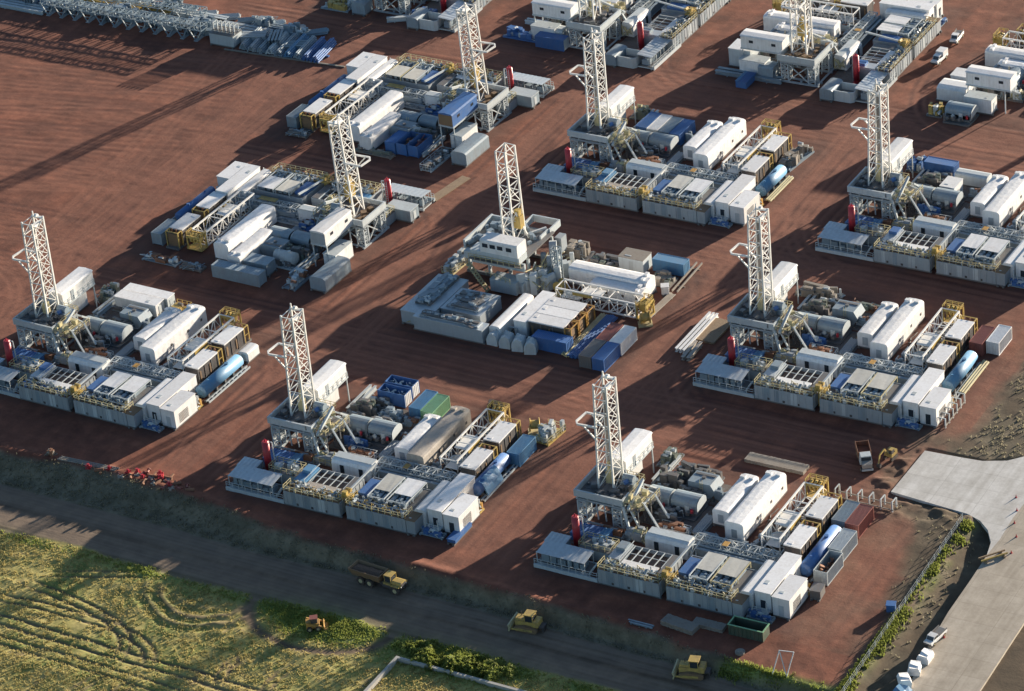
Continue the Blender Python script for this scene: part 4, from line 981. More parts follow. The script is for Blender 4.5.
rig('rig at the top centre', (-26.35, 109.65), 89.4, 'C', 12, dict(tank=(37, 24, 9, 'white', False), extra=[
    ('c_bl7', C24('blue', 7.0, endm='pale_grey'), -.9, 26.0, 0, 'royal blue container below the raised cabin', 'shipping container', CG),
    ('sm17', skid_machine(3.2, 8, 1.5, 88, ('blue', 'blue', 'pale_grey'), 10), 1.0, 34.5, 0, 'blue pump skid at the front corner', 'pump skid', None),
    ('ch3', skidbox(3.0, 3.6, 3.2, 'pale_grey', 'round', name='pump_house'), 2.2, 26.2, 0, 'pale hooded house beneath the raised cabin', 'pump house', None)]))
rig('rig just right of the pickups', (72.8, 110.4), 90, 'C', 13, dict(td=True, tank=(37, 24, 9, 'white', False), extra=[
    ('cw1', skidbox(4.6, 6.2, 3.3, 'white', 'round', name='equipment_house'), 5.2, 35.8, 0, 'wide white house with rounded roof', 'equipment house', None),
    ('cw2', skidbox(3.4, 5.4, 3.1, 'white', 'flat', name='equipment_house'), 10.2, 35.6, 0, 'square white house beside the blue lid', 'equipment house', None),
    ('cw4', lid_tank(3, 4), 13.5, 35.0, H, 'flat blue tray behind the white houses', 'tray', None),
    ('cw3', mud_pump(5.6, 3.4, 'blue_grey', 2), -2.6, 31.2, H+PI, 'blue-grey hooded pump at the front edge', 'mud pump', None),
    ('sm18', skid_machine(3, 3.4, 2.0, 89, ('machine', 'yellow', 'pale_grey'), 8), -2.4, 36.6, 0, 'yellow engine skid at the front corner', 'engine skid', None)]))
rig('rig cropped by the top edge', (-75.7, 111.3), 90, 'C', 14, dict(tank=(37, 24, 9, 'white', False), extra=[
    ('ch2', None, -1.0, 25.0, H, 'blue-grey hooded house beside the mast', 'pump house', None),
    ('sm19', skid_machine(3, 7, 1.5, 90, ('blue_grey', 'yellow', 'pale_grey'), 9), -1.2, 31.4, 0, 'low blue-grey skid at the front corner', 'pump skid', None),
    ('cbm', beams(1, 9, .9, 1.1, 'pale_grey', 'skid_beam'), -1.5, 13.2, .5, 'pale steel beam beside the open tub', 'steel beam', None),
    ('sm20', skid_machine(3, 6, 1.7, 91, ('blue', 'blue', 'pale_grey'), 9), 1.6, 10.5, 0, 'blue valve skid between mast and tub', 'valve skid', None)]))

# ------------------------------------------------------------ central rig (another type), world coordinates
CN = 'rig with the low windowed cab'
def W(key, b, x, y, desc, cat, grp=None, rot=0, z=0): return place(key, b, (x, y, z), rot, desc+' on the '+CN, cat, grp)
def centre_rig():
    o = empty('drilling_rig')
    def deck(b): b.box(-21.2, 20.4, 5.6, -7.6, 30.6, 5.9)
    part('drill_floor', 'machine', o, deck)
    def rim(b):
        b.box(-21.4, 20.2, 5.2, -21.0, 30.8, 7.0); b.box(-20.99, 30.4, 5.2, -14, 30.8, 6.9)
        b.box(-14.2, 30.9, 5.2, -13.9, 34, 6.6); b.box(-13.89, 33.7, 5.2, -8.2, 34.0, 6.6); b.box(-8.5, 30, 5.2, -8.2, 33.69, 6.6); b.box(-8.8, 27, 5.2, -8.5, 30, 6.6)
    part('floor_rim', 'pale_grey', o, rim)
    part('side_girder', 'pale_grey', o, lambda b: (b.box(-18.7, 18.2, 3.9, -7.2, 18.7, 5.5), b.box(-20.6, 18.71, 4.1, -18.3, 20.1, 5.6)))
    part('gangway', 'machine', o, lambda b: b.box(-18.6, 17.0, 5.2, -7.2, 18.19, 5.35))
    part('handrail', 'pale_yellow', o, lambda b: (b.rail([(-18.4, 16.9), (-7.2, 16.9)], 5.35, 1.1, 1.2, .1), b.rail([(-14.5, 16.2), (-8.4, 14.6)], 3.0, 1.1, 1.2, .1)))
    part('stair', 'pale_yellow', o, lambda b: (b.bar((-18, 16.2, 5.2), (-13.6, 15.4, .3), .15, .3), b.bar((-18, 15.3, 5.2), (-13.6, 14.5, .3), .15, .3), [b.box(-17.9+.4*k, 14.9-.06*k, 4.9-.44*k, -17.5+.4*k, 15.9-.06*k, 5-.44*k) for k in range(11)]))
    for x in (-20.8, -16.5, -12, -7.9):
        for y in (20.8, 29.8): part('leg', 'pale_grey', o, lambda b: (b.bar((x, y, 0), (x, y, 5.2), .5), b.bar((x, y, 1), (x+1.5, y, 4.8), .2)))
    part('lower_house', 'pale_grey', o, lambda b: (b.box(-13.2, 15.2, .4, -7.6, 18.1, 3.0)))
    part('skid_base', 'machine', o, lambda b: (b.box(-21.4, 20.3, 0, -7.2, 20.75, .6), b.box(-21.4, 29.4, 0, -7.2, 29.9, .6)))
    def ma(b):
        B0 = [(-15.2, 24.6, 5.9), (-12.6, 24.2, 5.9), (-12.2, 27.6, 5.9), (-15.0, 27.8, 5.9)]
        T0 = [(-13.9, 22.8, 25.2), (-12.0, 22.8, 25.6), (-11.6, 26.0, 25.6), (-13.9, 26.0, 26.2)]
        T0 = [(-14.5, 23.9, 25.2), (-12.5, 23.9, 25.2), (-12.3, 27.2, 25.2), (-14.5, 27.4, 25.2)]
        truss_box(b, B0, T0, 8, .3, .13)
    m_ = part('mast', 'mast_white', o, ma)
    part('top_drive', 'yellow', o, lambda b: (b.box(-12.9, 25, 8.6, -11.4, 26.4, 11.2), b.box(-12.7, 25.2, 11.2, -11.7, 26.2, 12.4)))
    part('raising_leg', 'mast_white', o, lambda b: (b.bar((-12, 27.6, 6), (-9.3, 30.6, 6.4), .4), b.bar((-12.2, 25, 12), (-11.0, 26.8, 6), .3)))
    cab = part('driller_cabin', 'white', o, lambda b: b.prof([(17.2, 7.2), (20.6, 7.2), (20.6, 9.5), (20.4, 9.8), (17.4, 9.8), (17.2, 9.5)], -15.8, -7.8, axis='x'))
    for x in (-15.3, -13.7, -12.1, -10.2): part('window', 'glass', cab, lambda b: b.box(x, 17.14, 8.3, x+1.15, 17.195, 9.1))
    part('cab_base', 'pale_grey', o, lambda b: b.box(-18.2, 17.21, 5.9, -7.6, 20.2, 7.19))
    R = random.Random(31)
    def eq(b):
        for k in range(34): b.rbox(R.uniform(-20.5, -9), R.uniform(21.2, 30), 5.9+.003*k, R.uniform(.3, 1.6), R.uniform(.3, 1.6), R.uniform(.2, 1.3), R.uniform(0, 3))
    part('floor_equipment', 'blue_grey', o, eq)
    def eq2(b):
        for k in range(30): b.rbox(R.uniform(-7.6, -2.4), R.uniform(16, 29), .01+.003*k, R.uniform(.4, 1.8), R.uniform(.4, 1.8), R.uniform(1, 4.6), R.uniform(0, 3))
    part('winch_gear', 'pale_grey', o, eq2)
    part('winch_guard', 'grey', o, lambda b: (b.cyl((-6.8, 27, 4.2), (-5.6, 27.6, 4.2), 1.6, 12), b.cyl((-5.4, 23.5, 3.6), (-4.4, 24, 3.6), 1.3, 12), b.box(-7, 29.4, 2.2, -5.6, 31.4, 5.4)))
    def lt(b): truss_box(b, [(-3.6, 22, .5), (-2.2, 22, .5), (-2.2, 23.4, .5), (-3.6, 23.4, .5)], [(-3.6, 22, 7.5), (-2.2, 22, 7.5), (-2.2, 23.4, 7.5), (-3.6, 23.4, 7.5)], 5, .26, .15)
    part('ladder_tower', 'blue_grey', o, lt)
    part('winch_frame', 'pale_yellow', o, lambda b: [b.bar((R.uniform(-7.5, -2.5), R.uniform(16, 28), R.uniform(.5, 4)), (R.uniform(-7.5, -2.5), R.uniform(16, 28), R.uniform(1, 5.4)), .16) for _ in range(22)])
    return o
tag(centre_rig(), 'white lattice mast above a low windowed cab, centre of the yard', 'drilling rig', None, 'thing')
W('k1', skidbox(6.4, 13.8, 2.8, 'grey', 'flat', 'metal_roof', name='mud_tank', door=False), -20.0, 6.5, 'large grey tank with cluttered pale lid', 'mud tank', 'flat-lidded mud tanks')
W('k2', skidbox(2.6, 14.6, 2.9, 'grey', 'flat', 'metal_roof', name='mud_tank', door=False), -12.4, -.4, 'long low grey tank along the front', 'mud tank', 'flat-lidded mud tanks', rot=H)
W('k3', skidbox(8.4, 7.6, 2.9, 'grey', 'flat', 'metal_roof', name='mud_tank', door=False), -12.2, 6.5, 'square grey pale-lidded tank behind the long one', 'mud tank', 'flat-lidded mud tanks')
W('k4', skid_machine(2.2, 5, 1.2, 92, ('blue_grey', 'pale_grey', 'pale_yellow'), 10, 'pale_yellow'), -22.0, 2.2, 'railed valve skid at the tank corner', 'valve skid')
W('k4b', skid_machine(3.2, 11, .6, 93, ('machine', 'blue_grey', 'pale_grey'), 34), -20.2, 8, 'grey agitator motors topping the large grey tank', 'agitator skid', z=2.95)
W('k4c', skid_machine(6.6, 6, .3, 94, ('metal_roof', 'machine', 'blue_grey'), 15), -12.4, 6.4, 'flat hatch covers on the square grey tank', 'hatch cover', z=3.05)
W('k4d', skid_machine(12.6, 1.9, .3, 95, ('metal_roof', 'machine', 'blue_grey'), 20), -12.4, -.4, 'row of hatch covers topping the long tank', 'hatch cover', z=3.05)
W('k5', skidbox(2.4, 12.4, 3.1, 'white', 'round', name='storage_tank', door=False), -3.6, 6.6, 'long white round-topped tank', 'tank')
W('k6', steel_rack(12), -1.2, 6.4, 'narrow steel rack beside the white round-topped tank', 'pipe rack', rot=H)
def sack():
    b = MB(); R = random.Random(12)
    pr = []
    b.prof([(-1.1, 0), (1.1, 0), (1.15, 1.2), (.9, 2.1), (.2, 2.5), (-.6, 2.3), (-1.1, 1.5)], -1.2, 1.2, nseg=5, wob=.25, R=R)
    return b.build('sheeted_bale', 'pale_grey')
for k in range(4):
    W('bag', sack, -3.4+k*2.6, -.2-.1*k, ['grey sheeted bale touching the long low tank', 'grey sheeted bale second from the long tank', 'grey sheeted bale second from the blue box', 'grey sheeted bale touching the blue box'][k], 'sheeted bale', 'sheeted bales', rot=.1*k)
for k, (y, d) in enumerate(((3.8, 'nearest the blue box'), (6.9, 'in the middle of three'), (10.0, 'beside the lying mast'))):
    W('k7', power_unit(0, 7.4, 2.9, 'orange'), 5.4, y+1.2, 'white-roofed generator '+d, 'generator', 'three side-by-side generators', rot=-H)
W('k7b', skidbox(2.6, 11, 3.4, 'white', 'flat', 'white_roof', door=False, name='control_house'), .2, 8.6, 'long white control house with flat roof', 'control house')
W('k8', container(2.6, 7.2, 2.6, 'blue'), 7.6, 1.8, 'royal blue box at the front edge', 'shipping container', rot=H)
W('k9', pipes(7, 15, .17, 'blue', 'pipe_bundle', 2), 12.6, 7.4, 'long bundle of blue pipes', 'pipe bundle', 'long pipe bundles')
W('k9b', pipes(5, 15, .17, 'pale_yellow', 'pipe_bundle', 2), 11.1, 7.4, 'long bundle of yellowish pipes', 'pipe bundle', 'long pipe bundles')
W('k10', C24('machine'), 16.4, .9, 'dark grey container at the front corner', 'shipping container')
W('k11', C24('blue'), 19.1, .9, 'royal blue container at the front corner', 'shipping container')
W('k12', C24('brick_red'), 16.6, 7.0, 'red container behind the dark one', 'shipping container')
W('k13', C24('white'), 19.3, 7.0, 'white container beside the red one', 'shipping container')
W('k14', tarp_tank(3.5, 16.4, 3.8, 'white_tarp', 5), 7.6, 24.6, 'long white covered tank', 'covered tank', 'covered tanks in pairs', rot=-H)
W('k15', tarp_tank(3.0, 10.8, 3.2, 'white_tarp', 6), 10.8, 21.4, 'shorter white covered tank before the long one', 'covered tank', 'covered tanks in pairs', rot=-H)
W('k16', lying_mast(3), 9.8, 17.4, 'white truss section lying flat', 'mast section', 'lying mast sections', rot=-H)
W('k17', container(2.44, 6.6, 2.6, 'light_blue'), 14.9, 34.2, 'bright blue container at the rear', 'shipping container', rot=H)
W('k18', skidbox(5.2, 3.4, 3.0, 'pale_grey', 'flat', 'old_wood', name='equipment_house'), 8.2, 32.6, 'pale boxy engine house at the rear', 'equipment house')
W('k19', skid_machine(6, 4, 1.8, 96, ('machine', 'machine', 'machine_green'), 12), 2.4, 31.4, 'low dark engine skid at the rear', 'engine skid')
W('k20', skid_machine(5, 4, 2.4, 97, ('machine', 'old_wood', 'pale_grey'), 13), -4.2, 33.0, 'cluttered winch skid at the rear corner', 'winch skid')
W('k21', beams(2, 11, .25, .4, 'old_wood', 'skid_beam', .8), 18.9, 32.8, 'pale steel skid beams on the outer edge', 'skid beams', rot=.04)
W('k22', skid_machine(4.4, 4, 1.6, 98, ('machine', 'old_wood', 'machine_green'), 10), 15.4, 29.8, 'green-grey pump skid below the bright blue container', 'pump skid')
W('k23', skidbox(1.4, 1.4, 1.8, 'white', 'flat', door=False, name='pump_box'), 17.8, 26.2, 'small white box near the outer edge', 'pump box', rot=.5)
W('k24', reel(), 19.4, 15.2, 'yellow hose reel ending the lying mast', 'hose reel', rot=.6)
W('k25', reel(), -.6, 19.6, 'yellow drum between mast and generators', 'hose reel', rot=1.4)
W('k26', skid_machine(2.6, 9, 2.2, 99, ('pale_yellow', 'pale_grey', 'old_wood'), 14, 'pale_yellow'), -24.2, 22.6, 'yellowish framed pipe basket beside the drill floor', 'pipe basket', rot=-.05)
W('k27', pipes(5, 9, .14, 'old_wood', 'pipe_bundle', 1), 19.0, 21.8, 'loose pipes on dirt by the outer edge', 'loose pipes', rot=-.05)

# ------------------------------------------------------------ parts yard at the upper left
ORD = 'first second third fourth fifth sixth seventh eighth ninth tenth eleventh twelfth thirteenth fourteenth fifteenth sixteenth'.split()
def trestle(w=3.2):
    def go():
        o = empty('steel_trestle')
        def t(b):
            P = [(-w/2, 0, 3.2), (-w/2, 2.4, 3.2), (-w/2, 2.4, 4.6), (-w/2, 0, 4.6)]; Q = [(w/2, y, z) for _, y, z in P]
            truss_box(b, P, Q, 2, .2, .13)
        part('top_frame', 'yard_steel', o, t)
        for y in (0, 2.4):
            part('v_leg', 'yard_steel', o, lambda b: (b.bar((-w/2+.1, y, 3.2), (0, y, 0), .22), b.bar((w/2-.1, y, 3.2), (0, y, 0), .22), b.bar((-w/4, y, 1.6), (w/4, y, 1.6), .13)))
        part('foot', 'grey', o, lambda b: b.box(-.5, -.3, 0, .5, 2.7, .12))
        part('tie_bar', 'yard_steel', o, lambda b: (b.bar((0, 0, .6), (0, 2.4, .6), .12), b.bar((0, 0, .6), (w/2, 2.4, 3.2), .1)))
        return o
    return go
for k in range(12):
    t = k/11; place('trestle', trestle(3.35), (-168.2+k*3.62, 85.6+.3*t, 0), .005, ORD[11-k]+' V-legged trestle of the front row, counting from the pale grey box', 'trestle', 'V-legged steel trestles').scale = (1, 1, .8)
for k in range(14):
    place('trestle', None, (-182+k*3.7, 92.0+.15*k, 0), .03, ORD[k]+' V-legged trestle of the rear row, counting from the picture edge', 'trestle', 'second row of V-legged trestles').scale = (1, 1, .58)
def Y(key, b, x, y, desc, cat, grp=None, rot=0, z=0): return place(key, b, (x, y, z), rot, desc, cat, grp)
Y('y1', skidbox(6.2, 3.4, 2.8, 'pale_grey', 'flat', 'machine', door=False, name='open_frame_box'), -121.2, 87.2, 'pale grey box at the end of the V-legged trestles', 'steel box')
Y('y2', steel_rack(6), -121.0, 87.3, 'steel rack standing on the pale grey box', 'pipe rack', z=2.95)
for k in range(9):
    col = ['blue_grey', 'grey', 'blue_grey', 'pale_grey', 'blue_grey', 'light_blue', 'blue_grey', 'blue', 'blue'][k]
    lab = {6: 'blue-grey pipe stack next to the royal blue ones', 7: 'royal blue pipe stack next to the blue-grey ones', 8: 'royal blue pipe stack at the very end of the row', 5: 'lighter blue pipe stack in the row', 3: 'palest pipe stack in the row', 0: 'first pipe stack beside the pale grey box', 1: 'grey pipe stack second from the pale grey box', 2: 'blue-grey pipe stack third from the pale box', 4: 'blue-grey stack in the middle of the row'}[k]
    Y('yp%d' % k, pipes(5, 8.5+.3*(k % 3), .2, col, 'pipe_bundle', 4, k), -116.3+k*2.3, 89.6+.05*k, lab, 'pipe bundle', 'pipe stacks in the parts yard', rot=.12)
for k, (x, y, L, m, w, d) in enumerate([(-176, 86.6, 13, 'pale_grey', .8, 'pale beam at the picture edge by the trestles'), (-160, 91, 26, 'blue_grey', .5, 'long blue-grey beams just behind the trestles'), (-158, 94.6, 18, 'yellow', .3, 'yellow beams behind the trestles'), (-140, 91.6, 16, 'blue_grey', .9, 'wide blue-grey beams behind the trestles'),
        (-134, 96, 14, 'pale_grey', .6, 'pale steel beams at the back of the parts yard'), (-122, 93.5, 16, 'grey', .9, 'grey beams behind the pale grey box'), (-112, 96.6, 12, 'blue_grey', .5, 'blue-grey beams behind the pipe stacks'), (-146, 96, 9, 'yellow', .35, 'short yellow beams near the back of the yard'), (-168, 90.6, 12, 'blue', .5, 'blue beams at the picture edge')]):
    Y('yb%d' % k, beams(3, L, w, .9, m, 'steel_beam', .3), x, y, d, 'steel beams', 'steel beams in the parts yard', rot=H-.02)
for k in range(16):
    x = -186+k*5.4
    Y('yr%d' % (k % 4), beams(4, 5.2+.3*(k % 2), .5, 1.4+.4*(k % 3), ['yard_steel', 'grey', 'blue_grey', 'yard_steel'][k % 4], 'steel_beam', .25), x, 89.4+.4*(k % 3)+.02*k, ORD[k]+' grey-blue beam stack behind the front trestles, from the picture edge', 'steel beams', 'beam stacks behind the trestles', rot=H*(k % 2)+.03*k)
for k in range(14):
    x = -180+k*5.8
    Y('ys%d' % (k % 3), pipes(6, 5.4, .2, ['grey', 'yard_steel', 'pale_grey'][k % 3], 'pipe_bundle', 2), x, 97.2+.25*(k % 4), ORD[k]+' grey pipe stack along the yard back, from the picture edge', 'pipe bundle', 'pipe stacks along the back of the yard', rot=H+.05*k)
for k, (x, y, d) in enumerate([(-150.5, 91.2, 'dark machinery crate behind the middle of the trestles'), (-129.2, 92, 'cluttered crate between beams and pale box'), (-118, 97, 'machinery crate at the back edge of the yard'), (-108.5, 95.4, 'machinery crate behind the royal blue pipes'), (-172, 94.5, 'machinery crate at the picture corner'), (-143.5, 98.6, 'machinery crate at the top edge of the yard')]):
    Y('yc%d' % (k % 3), skid_machine(5, 3, 2.4, 110+k % 3, ('pale_grey', 'blue_grey', 'pale_grey'), 11), x, y, d, 'machinery crate', 'machinery crates in the parts yard')
Y('yw', mats_stack(30, .5, 1, 'old_wood'), -105, 85.2, 'thin wooden edging in front of the pipe stacks', 'timber edging', rot=.05)
def scraps():
    b = MB(); b.box(-1.4, -.3, 0, 1.4, .3, .3); b.cyl((0, 0, .3), (.2, 0, 1.0), .3, 8); return b.build('blue_crane_hook', 'blue')
Y('yq', scraps, -97.4, 89.0, 'small royal blue frame at the end of the pipe stacks', 'steel frame')

# loose things in the red yard
Y('m1', mats_stack(2.0, 10.6, 1, 'wood'), -41.3, 47.2, 'flat brown ground mat lying alone on the dirt', 'ground mat', rot=-.16)
Y('m2', beams(3, 13.6, .5, .9, 'white', 'steel_beam', .25), 29.9, 15.4, 'long white steel beams lying on the dirt', 'steel beams')
Y('m3', mats_stack(3.4, 8, 2, 'wood'), 32.4, 17.4, 'brown timber mats beside the long white beams', 'ground mat')
Y('m3b', beams(2, 6, .7, .8, 'tan_tarp', 'steel_beam', .3), 31.9, 9.5, 'shorter tan beams beside the long white ones', 'steel beams', rot=.05)
Y('m4', mats_stack(6.0, 2.2, 4), 68.0, -65.0, 'taller stack of pale timber mats by the berm', 'timber mat', rot=-.12)
Y('m5', mats_stack(5.4, 1.8, 3), 72.3, -63.2, 'lower stack of pale timber mats nearer the skip', 'timber mat', rot=.02)
Y('m6', beams(2, 4.6, .3, .35, 'blue_grey', 'steel_beam'), 61.9, -67.0, 'short grey steel lengths lying by the berm', 'steel beams', rot=H)
def skip_():
    o = empty('waste_skip')
    def w(b):
        b.box(-3, -1.2, 0, 3, -1.1, 1.9); b.box(-3, 1.1, 0, 3, 1.2, 1.9); b.box(-3, -1.099, 0, -2.9, 1.099, 1.9); b.box(2.9, -1.099, 0, 3, 1.099, 1.9)
        for x in np.arange(-2.8, 3, .7): b.box(x, -1.29, .1, x+.12, -1.203, 1.8)
    part('wall', 'dark_green', o, w); part('floor', 'rust', o, lambda b: b.box(-2.89, -1.09, .05, 2.89, 1.09, .2))
    part('rim', 'green', o, lambda b: (b.box(-3.1, -1.3, 1.903, 3.1, -1.08, 2.0), b.box(-3.1, 1.08, 1.903, 3.1, 1.3, 2.0), b.box(-3.1, -1.07, 1.903, -2.88, 1.07, 2.0), b.box(2.88, -1.07, 1.903, 3.1, 1.07, 2.0)))
    return o
Y('skip', skip_, 79.0, -62.6, 'dark green open waste skip on the red dirt', 'skip', rot=.02)
def ringy():
    b = MB(); b.cyl((0, 0, 0), (0, 0, .35), .8, 16); b.cyl((0, 0, .351), (0, 0, .45), .5, 14); return b.build('cable_drum', 'old_wood')
Y('drum', ringy, 79.9, -67.6, 'small pale disc lying on the red dirt', 'cable drum')
def gate():
    o = empty('steel_goal_frame')
    for x0, x1 in ((-1.3, -.3), (1.0, 2.0)): part('post', 'white', o, lambda b: b.bar((x0, 0, 0), (x1, 1.4, 3.9), .14))
    part('diagonal', 'white', o, lambda b: b.bar((1.0, .05, .1), (-.3, 1.4, 3.85), .12)); part('top_bar', 'white', o, lambda b: b.bar((-.3, 1.4, 3.9), (2.0, 1.4, 3.9), .1))
    return o
Y('gate', gate, 88.3, -70.6, 'leaning white steel frame with a diagonal bar', 'steel frame', rot=.2)
R = random.Random(21)
def spool(kind):
    def go():
        b = MB()
        if kind == 0: b.cyl((0, -.6, .35), (0, .6, .35), .2, 10); b.cyl((0, -.6, .35), (0, -.5, .35), .36, 10); b.cyl((0, .5, .35), (0, .6, .35), .36, 10)
        elif kind == 1: b.box(-.5, -.35, 0, .5, .35, .4); b.cyl((0, 0, .4), (0, 0, 1.2), .25, 10); b.cyl((-.6, 0, .7), (.6, 0, .7), .15, 8)
        else: b.bar((-1.4, 0, .2), (1.4, .3, .3), .3); b.cyl((.3, -.8, .4), (.3, .8, .4), .3, 8)
        return b.build('steel_spool', ['brick_red', 'red', 'rust'][kind])
    return go
pts = [(-43.2, -62.8), (-41.8, -62.0), (-40.6, -62.6), (-39.4, -61.2), (-38.4, -62.4), (-37.4, -61), (-36.6, -62.2), (-35.4, -61.2), (-34.8, -62.6), (-33.6, -61.6), (-32.6, -62.6), (-31.6, -61.8), (-38.8, -60.2), (-36.2, -60.2), (-34.2, -60.4), (-30.6, -62.6), (-40.4, -61.2), (-37.8, -63.4), (-33.2, -63.4), (-45.6, -62.4), (-47.4, -62.9), (-29.6, -61.6), (-49.5, -63.2), (-28.4, -62.6)]
for k, (x, y) in enumerate(pts):
    Y('sp%d' % (k % 3), spool(k % 3), x, y, ['red flanged steel spool lying in the scrap by the berm', 'upright red valve body standing in the scrap by the berm', 'rusty crossed bars lying in the scrap by the berm'][k % 3], 'scrap piece', ['red flanged spools in the scrap', 'red valve bodies in the scrap', 'rusty bars in the scrap'][k % 3], rot=R.uniform(0, 6))
def pale(k):
    def go():
        b = MB(); b.cyl((-.7, 0, .3), (.7, 0, .3), .28, 8); b.box(-.2, -.6, 0, .2, .6, .5); return b.build('steel_fitting', 'old_wood')
    return go
for k, (x, y) in enumerate([(-42.4, -63.4), (-39.8, -61.8), (-37, -62), (-35.6, -63), (-34, -61.2), (-31.8, -63.2)]):
    Y('fit', pale(0), x, y, 'pale steel fitting lying among the red scrap', 'steel fitting', 'pale fittings in the scrap', rot=R.uniform(0, 6))
Y('pp', pipes(3, 12, .2, 'old_wood', 'pipe_bundle'), -50.2, -62.2, 'thin pale pipes lying along the berm', 'loose pipes', rot=H+.06)
Y('bx', skid_machine(1.6, 1.6, 1.4, 130, ('old_wood', 'rust', 'old_wood'), 4), -58.4, -62.2, 'small rusty pallet load alone on the berm', 'pallet load')
Y('pb2', skidbox(1.4, 1.2, 1.3, 'blue', 'flat', door=False, name='pump_box', skid=.1), 97.0, -48.4, 'small bright blue box beside the wire fence', 'blue box', rot=.3)

# ------------------------------------------------------------ vehicles
def wheel(b, x, y, r, w): b.cyl((x, y-w/2, r), (x, y+w/2, r), r, 16)
def wheels(o, ps, r, w):
    for x, y in ps:
        t = part('wheel', 'rubber', o, lambda b: wheel(b, x, y, r, w)); part('rim', 'pale_yellow', t, lambda b: b.cyl((x, y-w/2-.02, r), (x, y+w/2+.02, r), r*.5, 12))
def hauler(bed='brown', cabm='yellow', load=True):
    def go():
        o = empty('dump_truck')   # along +x, about 11.5 m
        def bed_(b):
            i = len(b.v)
            for (x0, x1, y, z) in ((-5.6, .6, 1.15, 1.5), (-6.2, .9, 1.65, 3.1)): b.v += [(x0, -y, z), (x1, -y, z), (x1, y, z), (x0, y, z)]
            for (x0, x1, y, z) in ((-5.4, .4, 1.0, 1.65), (-6.0, .7, 1.48, 3.1)): b.v += [(x0, -y, z), (x1, -y, z), (x1, y, z), (x0, y, z)]
            for k in range(4):
                j = (k+1) % 4; b.f += [(i+k, i+j, i+4+j, i+4+k), (i+8+j, i+8+k, i+12+k, i+12+j), (i+4+k, i+4+j, i+12+j, i+12+k)]
            b.f += [(i+3, i+2, i+1, i), (i+8, i+9, i+10, i+11)]
        part('dump_bed', bed, o, bed_)
        if load: part('load', 'soil', o, lambda b: b.prof([(-1.35, 2.4), (1.35, 2.4), (.7, 2.85), (-.2, 2.98), (-.8, 2.8)], -5.6, .4, axis='x', nseg=6, wob=.12, R=random.Random(2)))
        part('chassis', 'dark', o, lambda b: (b.box(-5.2, -.5, .9, 5.2, .5, 1.4), b.box(1.2, -1.2, 1.0, 5.0, 1.2, 1.6)))
        cb = part('cab', cabm, o, lambda b: (b.box(1.5, -1.25, 1.6, 3.2, 1.25, 2.0), b.box(1.55, -.95, 3.3, 3.15, .95, 3.45), [b.box(x, y, 2.0, x+.12, y+.12, 3.3) for x in (1.6, 3.0) for y in (-.95, .83)]))
        part('window', 'glass', cb, lambda b: b.box(1.66, -.9, 2.0, 3.08, .9, 3.29))
        part('hood', cabm, o, lambda b: b.prof([(-.95, 1.6), (.95, 1.6), (.9, 2.3), (.6, 2.5), (-.6, 2.5), (-.9, 2.3)], 3.2, 5.3, axis='x'))
        part('grille', 'dark', o, lambda b: b.box(5.302, -.7, 1.5, 5.36, .7, 2.3)); part('headlight', 'white', o, lambda b: b.box(5.303, .72, 1.6, 5.36, .92, 1.8)); part('headlight', 'white', o, lambda b: b.box(5.303, -.92, 1.6, 5.36, -.72, 1.8))
        part('fender', cabm, o, lambda b: (b.box(3.4, -1.5, 1.75, 5.2, -.96, 1.9), b.box(3.4, .96, 1.75, 5.2, 1.5, 1.9)))
        wheels(o, [(x, y) for x in (4.2, -1.6, -3.6) for y in (-1.25, 1.25)], .88, .6)
        return o
    return go
Y('haul', hauler(), 15.6, -71.2, 'yellow articulated dump truck carrying dark soil on the dirt road', 'dump truck', rot=-.06, z=-2).scale = (.88, .88, .88)
def tipper():
    o = empty('tipper_truck')
    part('tipping_bed', 'rust', o, lambda b: (b.box(-3.9, -1.3, 1.2, .3, 1.3, 1.35), b.box(-3.9, -1.3, 1.351, .3, -1.2, 2.6), b.box(-3.9, 1.2, 1.351, .3, 1.3, 2.6), b.box(.2, -1.19, 1.351, .3, 1.19, 2.6), b.box(-3.9, -1.19, 1.351, -3.8, 1.19, 2.4)))
    part('chassis', 'dark', o, lambda b: b.box(-3.7, -.5, .7, 3.9, .5, 1.15))
    c = part('cab', 'pale_grey', o, lambda b: b.prof([(-1.2, 1.1), (1.2, 1.1), (1.15, 2.0), (1.0, 2.9), (-1.0, 2.9), (-1.15, 2.0)], .7, 2.4, axis='x'))
    part('window', 'glass', c, lambda b: b.box(2.402, -.95, 1.9, 2.44, .95, 2.7)); part('hood', 'tan_tarp', o, lambda b: b.box(2.45, -.95, 1.1, 3.9, .95, 1.95)); part('bumper', 'pale_grey', o, lambda b: b.box(3.91, -1.1, .6, 4.05, 1.1, 1.0))
    wheels(o, [(3.2, -1.05), (3.2, 1.05), (-1.4, -1.05), (-1.4, 1.05), (-2.6, -1.05), (-2.6, 1.05)], .52, .4)
    return o
Y('tip', tipper, 75.4, -11.4, 'pale-cabbed tipper truck with empty brown bed', 'tipper truck', rot=-1.0).scale = (.88, .88, .88)
